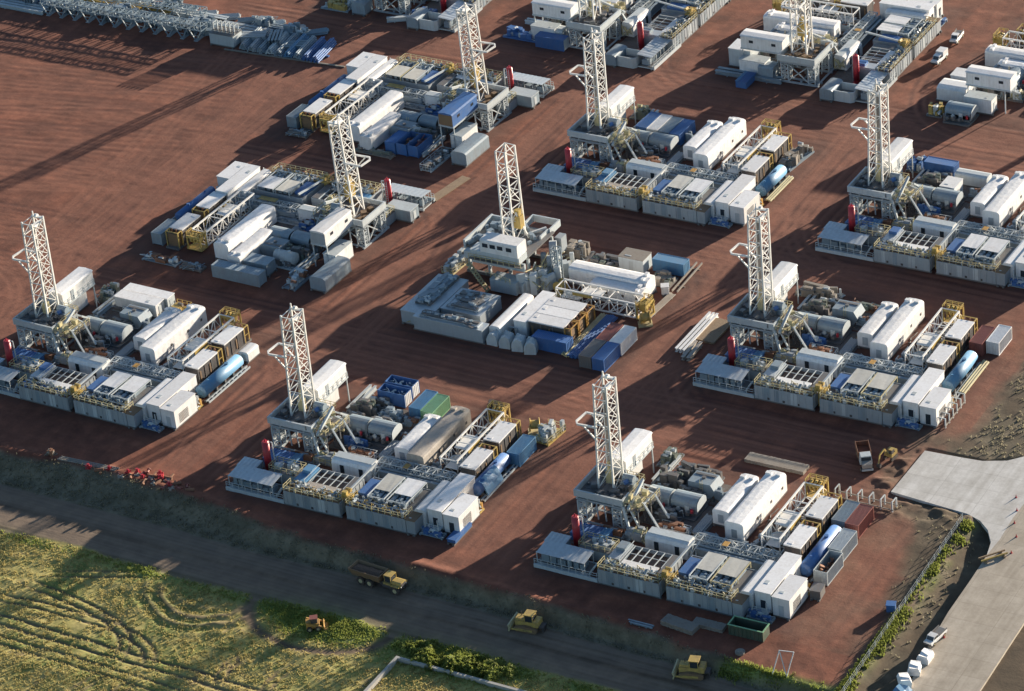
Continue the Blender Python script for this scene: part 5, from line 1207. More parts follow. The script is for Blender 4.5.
def digger():
    o = empty('excavator')
    for y in (-1.1, 1.1): part('track', 'rubber', o, lambda b: b.prof([(-1.7, .25), (-1.4, 0), (1.4, 0), (1.7, .25), (1.7, .6), (1.4, .85), (-1.4, .85), (-1.7, .6)][::1], y-.28, y+.28, axis='y'))
    part('body', 'yellow', o, lambda b: (b.box(-1.6, -1.2, 1.0, 1.3, 1.2, 1.9), b.box(-1.6, -1.2, 1.901, -.4, 1.2, 2.2), b.cyl((0, 0, .8), (0, 0, 1.0), .8, 12)))
    c = part('cab', 'dark', o, lambda b: b.box(-.2, .25, 1.902, 1.2, 1.15, 3.0)); part('cab_roof', 'yellow', c, lambda b: b.box(-.25, .2, 3.003, 1.25, 1.2, 3.1))
    part('boom', 'yellow', o, lambda b: (b.bar((1.1, -.2, 1.6), (2.8, -.2, 3.9), .35, .5), b.bar((2.8, -.2, 3.9), (5.0, -.2, 3.4), .32, .42)))
    part('stick', 'yellow', o, lambda b: b.bar((5.0, -.2, 3.4), (5.8, -.2, 1.2), .28, .35))
    part('bucket', 'dark', o, lambda b: b.prof([(5.4, 1.2), (6.1, 1.1), (6.3, .4), (5.6, .15), (5.2, .5)], -.7, .4, axis='y'))
    return o
Y('dig', digger, 78.9, -8.6, 'yellow excavator reaching beside the concrete apron', 'excavator', rot=-1.7).scale = (.62, .62, .7)
def dozer(seed):
    def go():
        o = empty('bulldozer')
        for y in (-1.15, 1.15):
            t = part('track', 'brown', o, lambda b: b.prof([(-2.0, .3), (-1.6, 0), (1.6, 0), (2.0, .35), (1.9, .8), (.2, 1.15), (-1.6, .95), (-2.0, .7)], y-.3, y+.3, axis='y'))
            part('track_guard', 'yellow', t, lambda b: b.box(-1.2, y-.1 if y > 0 else y-.36, .35, 1.2, y+.36 if y > 0 else y+.1, .7))
        part('body', 'yellow', o, lambda b: (b.box(-1.7, -.8, .7, 2.0, .8, 1.7), b.box(.3, -.6, 1.701, 1.9, .6, 2.1)))
        part('fuel_tank', 'yellow', o, lambda b: b.box(-2.1, -.95, 1.0, -1.2, .95, 2.0))
        c = part('cab', 'glass', o, lambda b: b.box(-1.1, -.7, 1.72, .25, .7, 2.95)); part('cab_roof', 'yellow', c, lambda b: b.box(-1.3, -.85, 2.953, .4, .85, 3.08)); part('cab_frame', 'yellow', c, lambda b: [b.box(x, y, 1.72, x+.1, y+.1, 2.95) for x in (-1.15, .2) for y in (-.76, .66)])
        part('blade', 'pale_yellow', o, lambda b: b.prof([(2.6, .1), (2.85, .1), (2.7, .7), (2.9, 1.3), (2.65, 1.3), (2.45, .7)], -1.9, 1.9, axis='y'))
        part('push_arm', 'yellow', o, lambda b: (b.bar((-.2, -1.55, .5), (2.6, -1.55, .5), .18, .25), b.bar((-.2, 1.55, .5), (2.6, 1.55, .5), .18, .25), b.bar((2.45, -1.6, .5), (2.45, 1.6, .5), .15)))
        part('ripper', 'dark', o, lambda b: (b.box(-2.9, -.7, .8, -2.1, .7, 1.1), [b.box(-2.9, y, .1, -2.7, y+.15, .8) for y in (-.6, -.05, .5)]))
        part('exhaust', 'dark', o, lambda b: b.cyl((1.2, -.3, 2.1), (1.2, -.3, 2.9), .08, 8)); part('headlight', 'white', o, lambda b: (b.box(2.001, -.5, 1.4, 2.04, -.3, 1.55), b.box(2.001, .3, 1.4, 2.04, .5, 1.55)))
        return o
    return go
Y('doz', dozer(0), 44.2, -72.2, 'yellow bulldozer on the dirt road near the dump truck', 'bulldozer', 'yellow bulldozers', rot=PI+.1, z=-2)
Y('doz', None, 74.2, -73.0, 'yellow bulldozer at the bottom edge below the skip', 'bulldozer', 'yellow bulldozers', rot=PI+.25, z=-2)

def loader():
    o = empty('skid_loader')
    part('body', 'orange', o, lambda b: (b.box(-1.3, -.75, .5, .9, .75, 1.3), b.box(-1.3, -.6, 1.301, -.5, .6, 1.6)))
    c = part('cab', 'dark', o, lambda b: b.box(-.45, -.5, 1.302, .6, .5, 2.1)); part('cab_roof', 'brick_red', c, lambda b: b.box(-.6, -.6, 2.103, .7, .6, 2.2))
    part('lift_arm', 'orange', o, lambda b: (b.bar((-1.2, -.85, 1.6), (1.7, -.85, .5), .15, .25), b.bar((-1.2, .85, 1.6), (1.7, .85, .5), .15, .25)))
    part('bucket', 'orange', o, lambda b: b.prof([(1.5, .15), (2.3, .1), (2.3, .2), (1.7, .35), (1.6, .9), (1.5, .9)], -1.1, 1.1, axis='y'))
    wheels(o, [(x, y) for x in (-.8, .6) for y in (-.95, .95)], .45, .32)
    return o
Y('ldr', loader, 11.7, -85.6, 'small orange loader with red roof in the green grass patch', 'loader', rot=.6, z=-2)
def pickup(kind):
    def go():
        o = empty('pickup_truck')   # along +x
        part('body', 'white', o, lambda b: b.prof([(-.95, .5), (.95, .5), (.97, .95), (.85, 1.15), (-.85, 1.15), (-.97, .95)], -2.8, 2.8, axis='x'))
        c = part('cab', 'white', o, lambda b: b.prof([(.1, 1.151), (2.0, 1.151), (1.6, 1.85), (.3, 1.88)][::-1], -.82, .82, axis='y'))
        part('windscreen', 'glass', c, lambda b: b.prof([(2.0, 1.2), (2.04, 1.2), (1.66, 1.8), (1.62, 1.8)], -.72, .72, axis='y')); part('side_window', 'glass', c, lambda b: (b.box(.35, -.86, 1.25, 1.5, -.825, 1.75), b.box(.35, .825, 1.25, 1.5, .86, 1.75)))
        if kind: part('service_box', 'white_roof', o, lambda b: b.box(-2.7, -1.0, 1.152, -.1, 1.0, 2.2))
        else: part('truck_bed', 'machine', o, lambda b: (b.box(-2.7, -.8, 1.152, -.1, .8, 1.2), b.box(-2.75, -.95, 1.201, -.1, -.85, 1.55), b.box(-2.75, .85, 1.201, -.1, .95, 1.55)))
        part('bumper', 'dark', o, lambda b: (b.box(2.8, -.9, .45, 2.92, .9, .75), b.box(-2.92, -.9, .45, -2.8, .9, .75)))
        wheels(o, [(x, y) for x in (-1.8, 1.8) for y in (-.88, .88)], .4, .26)
        return o
    return go
Y('pk1', pickup(1), 27.4, 129.4, 'white pickup with closed box, nearer the mud tank corner', 'pickup truck', rot=-H-.05).scale = (.85, .85, 1)
Y('pk0', pickup(0), 26.9, 139.4, 'white pickup with open bed, farther along the aisle', 'pickup truck', rot=-H+.1).scale = (.85, .85, 1)
Y('pk2', pickup(0), 106.6, -53.0, 'white utility truck parked at the concrete road edge', 'utility truck', rot=-H-.15, z=.14).scale = (.8, .8, .8)
def bigbag():
    b = MB(); R = random.Random(5); b.prof([(-1.2, 0), (1.2, 0), (1.35, .9), (1.0, 1.7), (-.9, 1.8), (-1.35, .9)], -1.5, 1.5, nseg=4, wob=.15, R=R); return b.build('bulk_bag', 'white_tarp')
for k, (x, y) in enumerate([(107.3, -58.4), (107.0, -61.8), (106.8, -65.2)]):
    Y('bbag', bigbag, x, y, ['white bulk bag closest to the utility truck', 'white bulk bag in the middle of three', 'white bulk bag closest to the blue sheeted load'][k], 'bulk bag', 'white bulk bags on the road edge', rot=.3*k, z=.14).scale = (.75, .75, .8)
def sheeted():
    b = MB(); b.prof([(-1.3, 0), (1.3, 0), (1.3, 1.3), (.6, 1.7), (-1.0, 1.6)], -4, 4, nseg=8, wob=.12, R=random.Random(8)); return b.build('sheeted_load', 'light_blue')
Y('sht', sheeted, 107.6, -71.4, 'pale blue sheeted load at the bottom edge of the road', 'sheeted load', rot=-.08, z=.14)
def barrier():
    o = empty('timber_barrier')
    for y in (-.5, .4): part('beam', 'yellow' if y < 0 else 'wood', o, lambda b: b.box(-2.4, y, .35, 2.4, y+.2, .6))
    part('foot', 'wood', o, lambda b: [b.box(x, -.9, 0, x+.25, .9, .349) for x in (-1.8, 1.5)])
    return o
Y('bar', barrier, 106.3, -29.4, 'yellow and brown timber barrier across the road corner', 'barrier', rot=.9, z=.14)
def cone():
    b = MB(); b.box(-.25, -.25, 0, .25, .25, .05); b.cyl((0, 0, .05), (0, 0, .8), .2, 10, .04); return b.build('traffic_cone', 'red')
for x, y in ((103.0, -12.0), (104.6, -15.5), (105.6, -19.0), (107.4, -22.5), (108.4, -27), (112.2, -27.5), (107.6, -52)):
    Y('cone', cone, x, y, 'small red traffic cone on the pale concrete', 'traffic cone', 'red cones on the concrete', z=.14).scale = (.7, .7, .7)

# ------------------------------------------------------------ ground sheet
def lattice(seed):
    return np.random.RandomState(seed).rand(256, 256)
def vn(x, y, s, seed):
    T = lattice(seed); x = x/s; y = y/s; xi = np.floor(x).astype(int); yi = np.floor(y).astype(int)
    fx = x-xi; fy = y-yi; fx = fx*fx*(3-2*fx); fy = fy*fy*(3-2*fy)
    a = T[xi % 256, yi % 256]; b = T[(xi+1) % 256, yi % 256]; c = T[xi % 256, (yi+1) % 256]; d = T[(xi+1) % 256, (yi+1) % 256]
    return (a*(1-fx)+b*fx)*(1-fy)+(c*(1-fx)+d*fx)*fy-.5
def fbm(x, y, s, seed, o=4):
    r = 0; a = 1.
    for k in range(o): r = r+a*vn(x, y, s/2**k, seed+k); a *= .55
    return r
def grow(a, b, n): return list(a+(b-a)*(np.linspace(0, 1, n)**2.2))
xs = np.array(grow(-195, -4000, 16)[:0:-1]+list(np.arange(-195, 135, .42))+grow(135, 3500, 16))
ys = np.array(grow(-132, -3000, 16)[:0:-1]+list(np.arange(-132, -62, .3))+list(np.arange(-62, 170, .45))+grow(170, 5000, 16))
nx, ny = len(xs), len(ys)
X, Yy = np.meshgrid(xs, ys, indexing='ij')
def sm(a, b, t): u = np.clip((t-a)/(b-a), 0, 1); return u*u*(3-2*u)
wob = fbm(X, Yy, 9, 1)*1.6
pe = np.interp(X, [-120, -80, -45, -30, -12, 0, 22, 40, 68, 85, 100], [-65, -65.0, -63.4, -64.0, -66.2, -67.6, -67.4, -68.2, -68.8, -70.6, -70.8])
be = np.interp(X, [-70, -37, -28, -10, 10, 25, 50, 70, 90], [-69.6, -69.8, -69.6, -70.3, -69.6, -69.9, -70.4, -71.0, -72.2])
dS = Yy-pe+wob*.5                       # > 0 on the pad
tS = np.clip((pe-Yy-wob*.5)/(pe-be), 0, 1)   # 0 at the pad edge, 1 at the foot of the berm
fe = -81.9+wob*1.1+.6*np.sin(X*.13)
east = sm(97.0, 98.6, X+wob*.3)*(Yy < -17)
Z = -2.0*tS*tS*(3-2*tS)
Z += .45*np.exp(-((Yy-pe-1.0)/1.3)**2)*(X < 60)
Zp = Z.copy()
edge_e = np.interp(Yy, [-140, -66.6, -45.6, -30, -24, -20.3, -17.5], [108.8, 107.7, 105.4, 105.1, 103.6, 100.4, 92])
# eastern side: ridge at the fence, slope to a ditch, up to the slab
tE = sm(98.4, 102.2, X+wob*.25)
Ze = .25*np.exp(-((X-98)/.8)**2)-1.1*tE
Ze = np.where(X > edge_e+.6, -.25, Ze)
mE = sm(96.2, 97.2, X)*sm(-16.4, -18.6, Yy)
Z = Z*(1-mE)+Ze*mE
Z = np.where((Yy > -16.4) & (X > 94), Z-.12, Z)
Z -= .3*((X > 82.6) & (X < 120) & (Yy > -19.5) & (Yy < 15) & (Yy < -3.5+np.clip((X-94)*.6, 0, 20)))*sm(82.6, 84, X)
rock = fbm(X, Yy, 5, 11, 5)
Z += .09*rock
field = sm(.6, -.6, Yy-fe)*(1-mE)
# mown ridges and wheel ruts of the field
rr = np.hypot(X+10.5+wob, (Yy+83.5)*1.15)
ring = (np.sin(rr*2.4+vn(X, Yy, 4, 40)*3)*.5+.5)*np.exp(-((rr-9)/4.2)**2)*sm(-84, -86.5, Yy)
Z += field*(.13*fbm(X, Yy, 1.6, 21, 3)+.3*fbm(X, Yy, 7, 25, 3)+.34*ring)
tr = np.zeros_like(X)                    # wheel-track density
def idx(px, py): return np.searchsorted(xs, px)-1, np.searchsorted(ys, py)-1
def stroke(pts, w=.28, amt=1., pair=1.9):
    pts = np.array(pts, float); seg = np.hypot(*np.diff(pts, axis=0).T); L = seg.sum(); n = int(L/.12)+2
    cum = np.r_[0, np.cumsum(seg)]; t = np.linspace(0, L, n)
    px = np.interp(t, cum, pts[:, 0]); py = np.interp(t, cum, pts[:, 1])
    dx = np.gradient(px); dy = np.gradient(py); q = np.hypot(dx, dy)+1e-9; nxx, nyy = -dy/q, dx/q
    fade = np.clip(np.minimum(t, L-t)/6, 0, 1)
    for off in ((-pair/2, pair/2) if pair else (0,)):
        for e in np.arange(-w, w+.01, .14):
            i, j = idx(px+nxx*(off+e), py+nyy*(off+e)); ok = (i > 0) & (i < nx-1) & (j > 0) & (j < ny-1)
            np.maximum.at(tr, (i[ok], j[ok]), (amt*fade*(1-.5*abs(e)/w))[ok])
def curve(P, n=40):
    P = np.array(P, float); t = np.linspace(0, 1, n)[:, None]
    if len(P) == 3: return (1-t)**2*P[0]+2*t*(1-t)*P[1]+t*t*P[2]
    return (1-t)**3*P[0]+3*t*(1-t)**2*P[1]+3*t*t*(1-t)*P[2]+t**3*P[3]
NR = np.random.RandomState(5)
def aisles(NR, n1, n2, n3):
  for k in range(n1):                     # along the aisles
      a = NR.randint(0, 7)
      if a == 0: x0 = NR.uniform(-38, -26); stroke(curve([(x0, -60), (x0+NR.uniform(-3, 3), 0), (x0+NR.uniform(-3, 3), 100)]), amt=NR.uniform(.3, .9))
      elif a == 1: x0 = NR.uniform(23, 35); stroke(curve([(x0, -64), (x0+NR.uniform(-3, 3), 0), (x0+NR.uniform(-3, 3), 100)]), amt=NR.uniform(.3, .9))
      elif a == 2: y0 = NR.uniform(-20, -4); stroke(curve([(-95, y0), (0, y0+NR.uniform(-4, 4)), (84, y0+NR.uniform(-3, 3))]), amt=NR.uniform(.3, .9))
      elif a == 3: y0 = NR.uniform(38, 49); stroke(curve([(-100, y0), (0, y0+NR.uniform(-4, 4)), (84, y0)]), amt=NR.uniform(.3, .8))
      elif a == 4: y0 = NR.uniform(90, 106); stroke(curve([(-130, y0), (0, y0+NR.uniform(-5, 5)), (84, y0)]), amt=NR.uniform(.3, .8))
      elif a == 5: x0 = NR.uniform(-104, -90); stroke(curve([(x0, -60), (x0+NR.uniform(-8, 4), 10), (x0+NR.uniform(-20, 8), 100)]), amt=NR.uniform(.3, .8))
      else: x0 = NR.uniform(84, 92); stroke(curve([(x0, -62), (x0+NR.uniform(-2, 2), -30), (x0-2, 30)]), amt=NR.uniform(.3, .8))
  for k in range(n2):
      cx, cy = [(29, -12), (-32, -12), (29, 44), (-32, 44), (-98, -12), (29, 100), (86, -14), (-32, 98)][NR.randint(0, 8)]
      sx, sy = NR.choice([-1, 1]), NR.choice([-1, 1]); d = NR.uniform(14, 30); j = NR.uniform(-4, 4)
      stroke(curve([(cx+j, cy+sy*d), (cx+j, cy+j), (cx+sx*d, cy+j)]), amt=NR.uniform(.4, 1))
  for k in range(n3):
      y0 = NR.uniform(-40, 80); stroke(curve([(-190, y0-NR.uniform(0, 25)), (-140, y0), (-88, y0+NR.uniform(-6, 20))]), amt=NR.uniform(.2, .6))
aisles(NR, 150, 80, 40); trd = tr.copy(); tr[:] = 0
aisles(np.random.RandomState(77), 130, 60, 50); trl = tr.copy(); tr[:] = 0; tr += trd
for k in range(26):                      # dirt road below the berm
    y0 = NR.uniform(-80.6, -71.5); stroke(curve([(-80, y0), (10, y0+NR.uniform(-1.5, 1.5)), (100, y0+NR.uniform(-1, 1))]), amt=NR.uniform(.3, .9))
trp = tr.copy(); tr[:] = 0
stroke(curve([(-60, -103.4), (-15, -104.0), (40, -104.2)]), .22, 1, 2.2)
stroke(curve([(-45, -98.6), (-25, -97), (-9, -96), (-7.5, -106)]), .2, 1, 1.8); stroke(curve([(-42, -93), (-22, -95), (-13, -97), (-13.6, -107)]), .2, 1, 1.8)
stroke(curve([(-13.6, -107), (-14, -112), (-16, -118)]), .2, .8, 1.8); stroke(curve([(-7.5, -106), (-8, -112), (-10, -118)]), .2, .8, 1.8)
stroke(curve([(-60, -108.4), (-15, -107.6), (30, -110.2)]), .2, .8, 2.0); stroke(curve([(6, -95), (2.5, -100), (7, -106)]), .2, 1, 1.5); stroke(curve([(15, -94), (11.5, -99), (15, -106)]), .2, .9, 1.5)
stroke(curve([(-40, -90), (-30, -86), (-22, -83), (-18, -82)]), .2, .7, 1.6)
trf = tr.copy()
loop = np.hypot((X-11.2)/13.0, (Yy+82.6)/8.6)
loopm = np.exp(-((loop-1.02)/.10)**2)*sm(-80, -82.5, Yy)
Z -= .05*trp*(1-field)+.2*trf*field+.10*loopm
# zones: r red dirt, g grass, b brown soil ; tracks in a second layer
red = sm(-.9, .9, dS+rock*.8)
xb = np.interp(Yy, [-58, -40, -24], [96, 93, 86.5]); red = red*(1-sm(xb, xb+3.2, X+wob*2.0))*(1-(Yy > -19)*(Yy < 60)*sm(87.5, 91, X+wob*1.2))
heap = np.exp(-((X-81.3)/2.2)**2-((Yy+12)/8.5)**2)+np.exp(-((X-90)/6)**2-((Yy+21.5)/2.6)**2)+.7*np.exp(-((X-86)/6)**2-((Yy+1)/3)**2)
heap = np.clip(heap*1.3, 0, 1); red = np.clip(red*(1-heap*(.75+.5*fbm(X, Yy, 3, 95))), 0, 1)
Z += heap*.8*np.clip(fbm(X, Yy, 2.2, 96, 4)+.15, -.1, 1)*(1-((X > 82.9) & (Yy > -18.5)))
berm = (1-red)*(Yy < -55)*(Yy > be-1.0)*(X < 92)
verge = ((X > 84) & (Yy > -62) & (X < 98.5)).astype(float)
ne = ((X > 88) & (Yy > -3)).astype(float)
grass = np.clip(field*(.95-.75*ring*(rr < 12)-.95*loopm-.0), 0, 1)
grass = grass*(1-.7*trf)
dull = np.clip(berm*.8+ne*.45*(fbm(X, Yy, 8, 61)+.5)+verge*.25*(fbm(X, Yy, 4, 62)+.4)+((X > 99) & (X < 106) & (Yy < -21))*.55*(fbm(X, Yy, 2.5, 63)+.3), 0, 1)
lush = np.exp(-((X-11.5)/9.5)**2-((Yy+84.8)/4.2)**2)+np.exp(-((Yy+83.2)/1.6)**2)*.8*(vn(X, Yy, 6, 71)+.6)+.9*np.exp(-((X-37)/11)**2-((Yy+85.4)/4.)**2)+0.5*np.exp(-((X-99.6)/.8)**2)*(Yy < -21)*(.5+1.6*vn(X, Yy, 2.2, 91))+.9*np.exp(-((Yy+70.6)/.9)**2)*sm(76, 80, X)
lush = np.clip(lush*(1-loopm), 0, 1)
stain = np.zeros_like(X)
for (ox, oy, tt) in STAINS:
    cc, ss = math.cos(tt), math.sin(tt); uu = cc*(X-ox)+ss*(Yy-oy)+wob*.7; vv = -ss*(X-ox)+cc*(Yy-oy)+rock*3
    stain = np.maximum(stain, sm(-3, 1, uu)*sm(49, 45, uu)*sm(-2.5, 1, vv)*sm(41, 36, vv))
co = np.empty((nx*ny, 3)); co[:, 0] = X.ravel(); co[:, 1] = Yy.ravel(); co[:, 2] = Z.ravel()
I = np.arange(nx*ny).reshape(nx, ny)
F = np.stack([I[:-1, :-1].ravel(), I[1:, :-1].ravel(), I[1:, 1:].ravel(), I[:-1, 1:].ravel()], 1)
me = bpy.data.meshes.new('ground'); me.vertices.add(nx*ny); me.vertices.foreach_set('co', co.ravel())
me.loops.add(F.size); me.loops.foreach_set('vertex_index', F.ravel().astype(np.int32)); me.polygons.add(len(F))
me.polygons.foreach_set('loop_start', np.arange(0, F.size, 4, dtype=np.int32)); me.polygons.foreach_set('loop_total', np.full(len(F), 4, dtype=np.int32))
me.polygons.foreach_set('use_smooth', np.ones(len(F), dtype=bool)); me.update()
def attr(name, a, b, c):
    at = me.color_attributes.new(name, 'FLOAT_COLOR', 'POINT'); d = np.ones((nx*ny, 4), np.float32)
    d[:, 0] = a.ravel(); d[:, 1] = b.ravel(); d[:, 2] = c.ravel(); at.data.foreach_set('color', d.ravel())
attr('stain', stain, stain, stain); attr('zone', red, grass, dull); attr('verge', np.clip(verge+ne+heap+((X > 100)&(Yy < 0)), 0, 1), trl, ne); attr('detail', trp, np.clip(trf+loopm, 0, 1), lush)
gm = bpy.data.materials.new('ground'); gm.use_nodes = True; n = gm.node_tree.nodes; l = gm.node_tree.links; bs = n['Principled BSDF']
def NW(t, **k):
    q = n.new(t)
    for a, b in k.items(): setattr(q, a, b)
    return q
geo = NW('ShaderNodeNewGeometry')
def noise_(scale, det=5, rough=.6, st=(1, 1, 1), rot=0, dist=0.):
    mp = NW('ShaderNodeMapping'); mp.inputs['Scale'].default_value = st; mp.inputs['Rotation'].default_value = (0, 0, rot); l.new(geo.outputs['Position'], mp.inputs['Vector'])
    q = NW('ShaderNodeTexNoise'); q.inputs['Scale'].default_value = scale; q.inputs['Detail'].default_value = det; q.inputs['Roughness'].default_value = rough; q.inputs['Distortion'].default_value = dist; l.new(mp.outputs[0], q.inputs['Vector']); return q.outputs[0]
def ramp(src, stops):
    q = NW('ShaderNodeValToRGB'); e = q.color_ramp.elements
    while len(e) < len(stops): e.new(.5)
    for k, (p, c) in enumerate(stops): e[k].position = p; e[k].color = (*c, 1)
    l.new(src, q.inputs[0]); return q.outputs[0]
def mixc(f, a, b, mode='MIX'):
    q = NW('ShaderNodeMix', data_type='RGBA', blend_type=mode)
    for s, v in (('Factor', f), ('A', a), ('B', b)):
        if isinstance(v, (int, float)): q.inputs[s].default_value = v
        elif isinstance(v, tuple): q.inputs[s].default_value = (*v, 1)
        else: l.new(v, q.inputs[s])
    return q.outputs['Result']
def mth(op, a, b=0.):
    q = NW('ShaderNodeMath', operation=op)
    for k, v in enumerate((a, b)):
        if isinstance(v, (int, float)): q.inputs[k].default_value = v
        else: l.new(v, q.inputs[k])
    return q.outputs[0]
def att(name):
    q = NW('ShaderNodeAttribute', attribute_name=name); s = NW('ShaderNodeSeparateColor'); l.new(q.outputs['Color'], s.inputs[0]); return s.outputs
zo, de, sn, vg = att('zone'), att('detail'), att('stain'), att('verge')
fine, mid, big = noise_(2.2, 6, .7), noise_(.35, 5), noise_(.05, 4)
stx = noise_(.22, 4, .55, (.16, 1.4, 1), .06, 1.2); sty = noise_(.22, 4, .55, (1.4, .16, 1), .05, 1.2); sdi = noise_(.3, 5, .6, (.2, 1.5, 1), -.9, .8); patch = noise_(.11, 5, .65, (1, 1, 1), 0, .6)
redc = ramp(mid, [(.3, (.15, .048, .025)), (.5, (.20, .067, .035)), (.7, (.26, .094, .052))])
redc = mixc(mth('MULTIPLY', big, .55), redc, (.14, .048, .033))
redc = mixc(.45, redc, ramp(sty, [(.36, (.7, .68, .68)), (.64, (1.25, 1.25, 1.25))]), 'MULTIPLY'); redc = mixc(.2, redc, ramp(stx, [(.36, (.7, .68, .68)), (.64, (1.25, 1.25, 1.25))]), 'MULTIPLY'); redc = mixc(.8, redc, ramp(patch, [(.32, (.58, .54, .54)), (.5, (1, 1, 1)), (.68, (1.32, 1.3, 1.25))]), 'MULTIPLY')
redc = mixc(.3, redc, ramp(sdi, [(.35, (.72, .7, .7)), (.65, (1.25, 1.25, 1.25))]), 'MULTIPLY')
redc = mixc(mth('MULTIPLY', de[0], .8), redc, (.085, .028, .02)); redc = mixc(mth('MULTIPLY', vg[1], .5), redc, (.34, .14, .085))
redc = mixc(.35, redc, ramp(fine, [(.3, (.65, .65, .65)), (.7, (1.35, 1.35, 1.35))]), 'MULTIPLY')
soil = ramp(mid, [(.3, (.075, .05, .032)), (.5, (.12, .083, .054)), (.7, (.19, .13, .085))])
soil = mixc(.5, soil, ramp(patch, [(.35, (.7, .7, .7)), (.65, (1.3, 1.3, 1.3))]), 'MULTIPLY')
soil = mixc(.6, soil, ramp(stx, [(.35, (.6, .6, .6)), (.65, (1.35, 1.35, 1.35))]), 'MULTIPLY')
soil = mixc(mth('MULTIPLY', de[0], .6), soil, (.25, .19, .145))
soil = mixc(mth('MULTIPLY', vg[0], .85), soil, mixc(mid, (.045, .033, .02), (.13, .09, .052)))
grs = ramp(mid, [(.28, (.22, .19, .055)), (.42, (.42, .34, .12)), (.56, (.52, .41, .165)), (.72, (.44, .30, .14))])
grs = mixc(mth('MULTIPLY', big, .8), grs, (.29, .29, .07))
gp = noise_(.16, 5, .7, (1, 1, 1), 0, .5); grs = mixc(ramp(gp, [(.46, (0, 0, 0)), (.62, (.85, .85, .85))]), grs, (.17, .22, .05)); grs = mixc(ramp(gp, [(.3, (.8, .8, .8)), (.4, (0, 0, 0))]), grs, (.24, .165, .10))
grs = mixc(.6, grs, ramp(fine, [(.3, (.65, .65, .62)), (.7, (1.3, 1.3, 1.25))]), 'MULTIPLY')
grs = mixc(mth('MULTIPLY', de[1], .8), grs, (.16, .12, .07))
dl = mixc(.6, ramp(mid, [(.35, (.11, .098, .062)), (.65, (.21, .185, .125))]), ramp(fine, [(.3, (.6, .6, .6)), (.7, (1.3, 1.3, 1.3))]), 'MULTIPLY')
lushc = mixc(.6, ramp(mid, [(.3, (.09, .15, .025)), (.7, (.23, .30, .06))]), ramp(fine, [(.3, (.55, .55, .55)), (.7, (1.4, 1.4, 1.4))]), 'MULTIPLY')
redc = mixc(mth('MULTIPLY', sn[0], mth('ADD', .15, mth('MULTIPLY', mid, .7))), redc, (.075, .04, .032))
c = mixc(zo[0], soil, redc); c = mixc(zo[2], c, dl); c = mixc(zo[1], c, grs); c = mixc(mth('MULTIPLY', de[2], mth('ADD', .25, mth('MULTIPLY', mid, 1.2))), c, lushc)
l.new(c, bs.inputs['Base Color']); bs.inputs['Roughness'].default_value = .95
bp = NW('ShaderNodeBump'); bp.inputs['Strength'].default_value = .55; bp.inputs['Distance'].default_value = .12
hh = mth('ADD', mth('MULTIPLY', fine, .5), mth('ADD', mth('MULTIPLY', mid, .8), mth('MULTIPLY', mth('ADD', stx, sty), .35))); l.new(hh, bp.inputs['Height']); l.new(bp.outputs[0], bs.inputs['Normal'])
me.materials.append(gm); go_ = bpy.data.objects.new('ground', me); COL.objects.link(go_); go_['kind'] = 'structure'

# ------------------------------------------------------------ concrete road and apron
def concrete(name, c1, c2):
  global n, l, geo, bs
  cm = bpy.data.materials.new(name); cm.use_nodes = True; n = cm.node_tree.nodes; l = cm.node_tree.links; bs = n['Principled BSDF']
  geo = NW('ShaderNodeNewGeometry'); br = NW('ShaderNodeTexBrick'); br.offset = 0; br.inputs['Scale'].default_value = 1; br.inputs['Brick Width'].default_value = 7.6; br.inputs['Row Height'].default_value = 4.4; br.inputs['Mortar Size'].default_value = .05; br.inputs['Mortar Smooth'].default_value = .4
  mp = NW('ShaderNodeMapping'); mp.inputs['Rotation'].default_value = (0, 0, -.02); mp.inputs['Location'].default_value = (1.3, .4, 0); l.new(geo.outputs['Position'], mp.inputs['Vector']); l.new(mp.outputs[0], br.inputs['Vector'])
  br.inputs['Color1'].default_value = (*c1, 1); br.inputs['Color2'].default_value = (*c2, 1); br.inputs['Mortar'].default_value = (*[q*.8 for q in c1], 1)
  md, fn, lg = noise_(.3, 5), noise_(2.5, 5), noise_(.5, 5, .6, (1.4, .05, 1))
  c = mixc(.7, br.outputs['Color'], ramp(md, [(.3, (.75, .73, .7)), (.7, (1.15, 1.15, 1.15))]), 'MULTIPLY'); c = mixc(.5, c, ramp(lg, [(.35, (.72, .7, .66)), (.65, (1.15, 1.15, 1.15))]), 'MULTIPLY'); c = mixc(.3, c, ramp(fn, [(.3, (.7, .7, .7)), (.7, (1.2, 1.2, 1.2))]), 'MULTIPLY')
  l.new(c, bs.inputs['Base Color']); bs.inputs['Roughness'].default_value = .85
  return cm
def slab(name, poly, m):
    N = len(poly); b = MB(); b.v = [(x, y, -.55) for x, y in poly]+[(x, y, .14) for x, y in poly]
    b.f = [tuple(range(N))[::-1], tuple(range(N, 2*N))]+[(k, (k+1) % N, N+(k+1) % N, N+k) for k in range(N)]
    me2 = bpy.data.meshes.new(name); me2.from_pydata(b.v, [], b.f); me2.materials.append(m)
    ro = bpy.data.objects.new(name, me2); COL.objects.link(ro); ro['kind'] = 'structure'
slab('concrete_apron_pavement', [(83.2, -18.0), (92.6, -18.9), (97.4, -19.3), (100.2, -20.4), (102.4, -22.4), (104.2, -25.4), (105.0, -29), (105.2, -24), (104.8, -17.6), (104.9, -13.4), (108, -2), (113, 8), (119, 17), (117, 22), (108, 14), (102.6, 4.0), (99.9, .2), (97.4, -2.4), (93.6, -4.0), (90, -4.3), (83.4, -4.6)], concrete('new_concrete', (.53, .52, .50), (.59, .58, .56)))
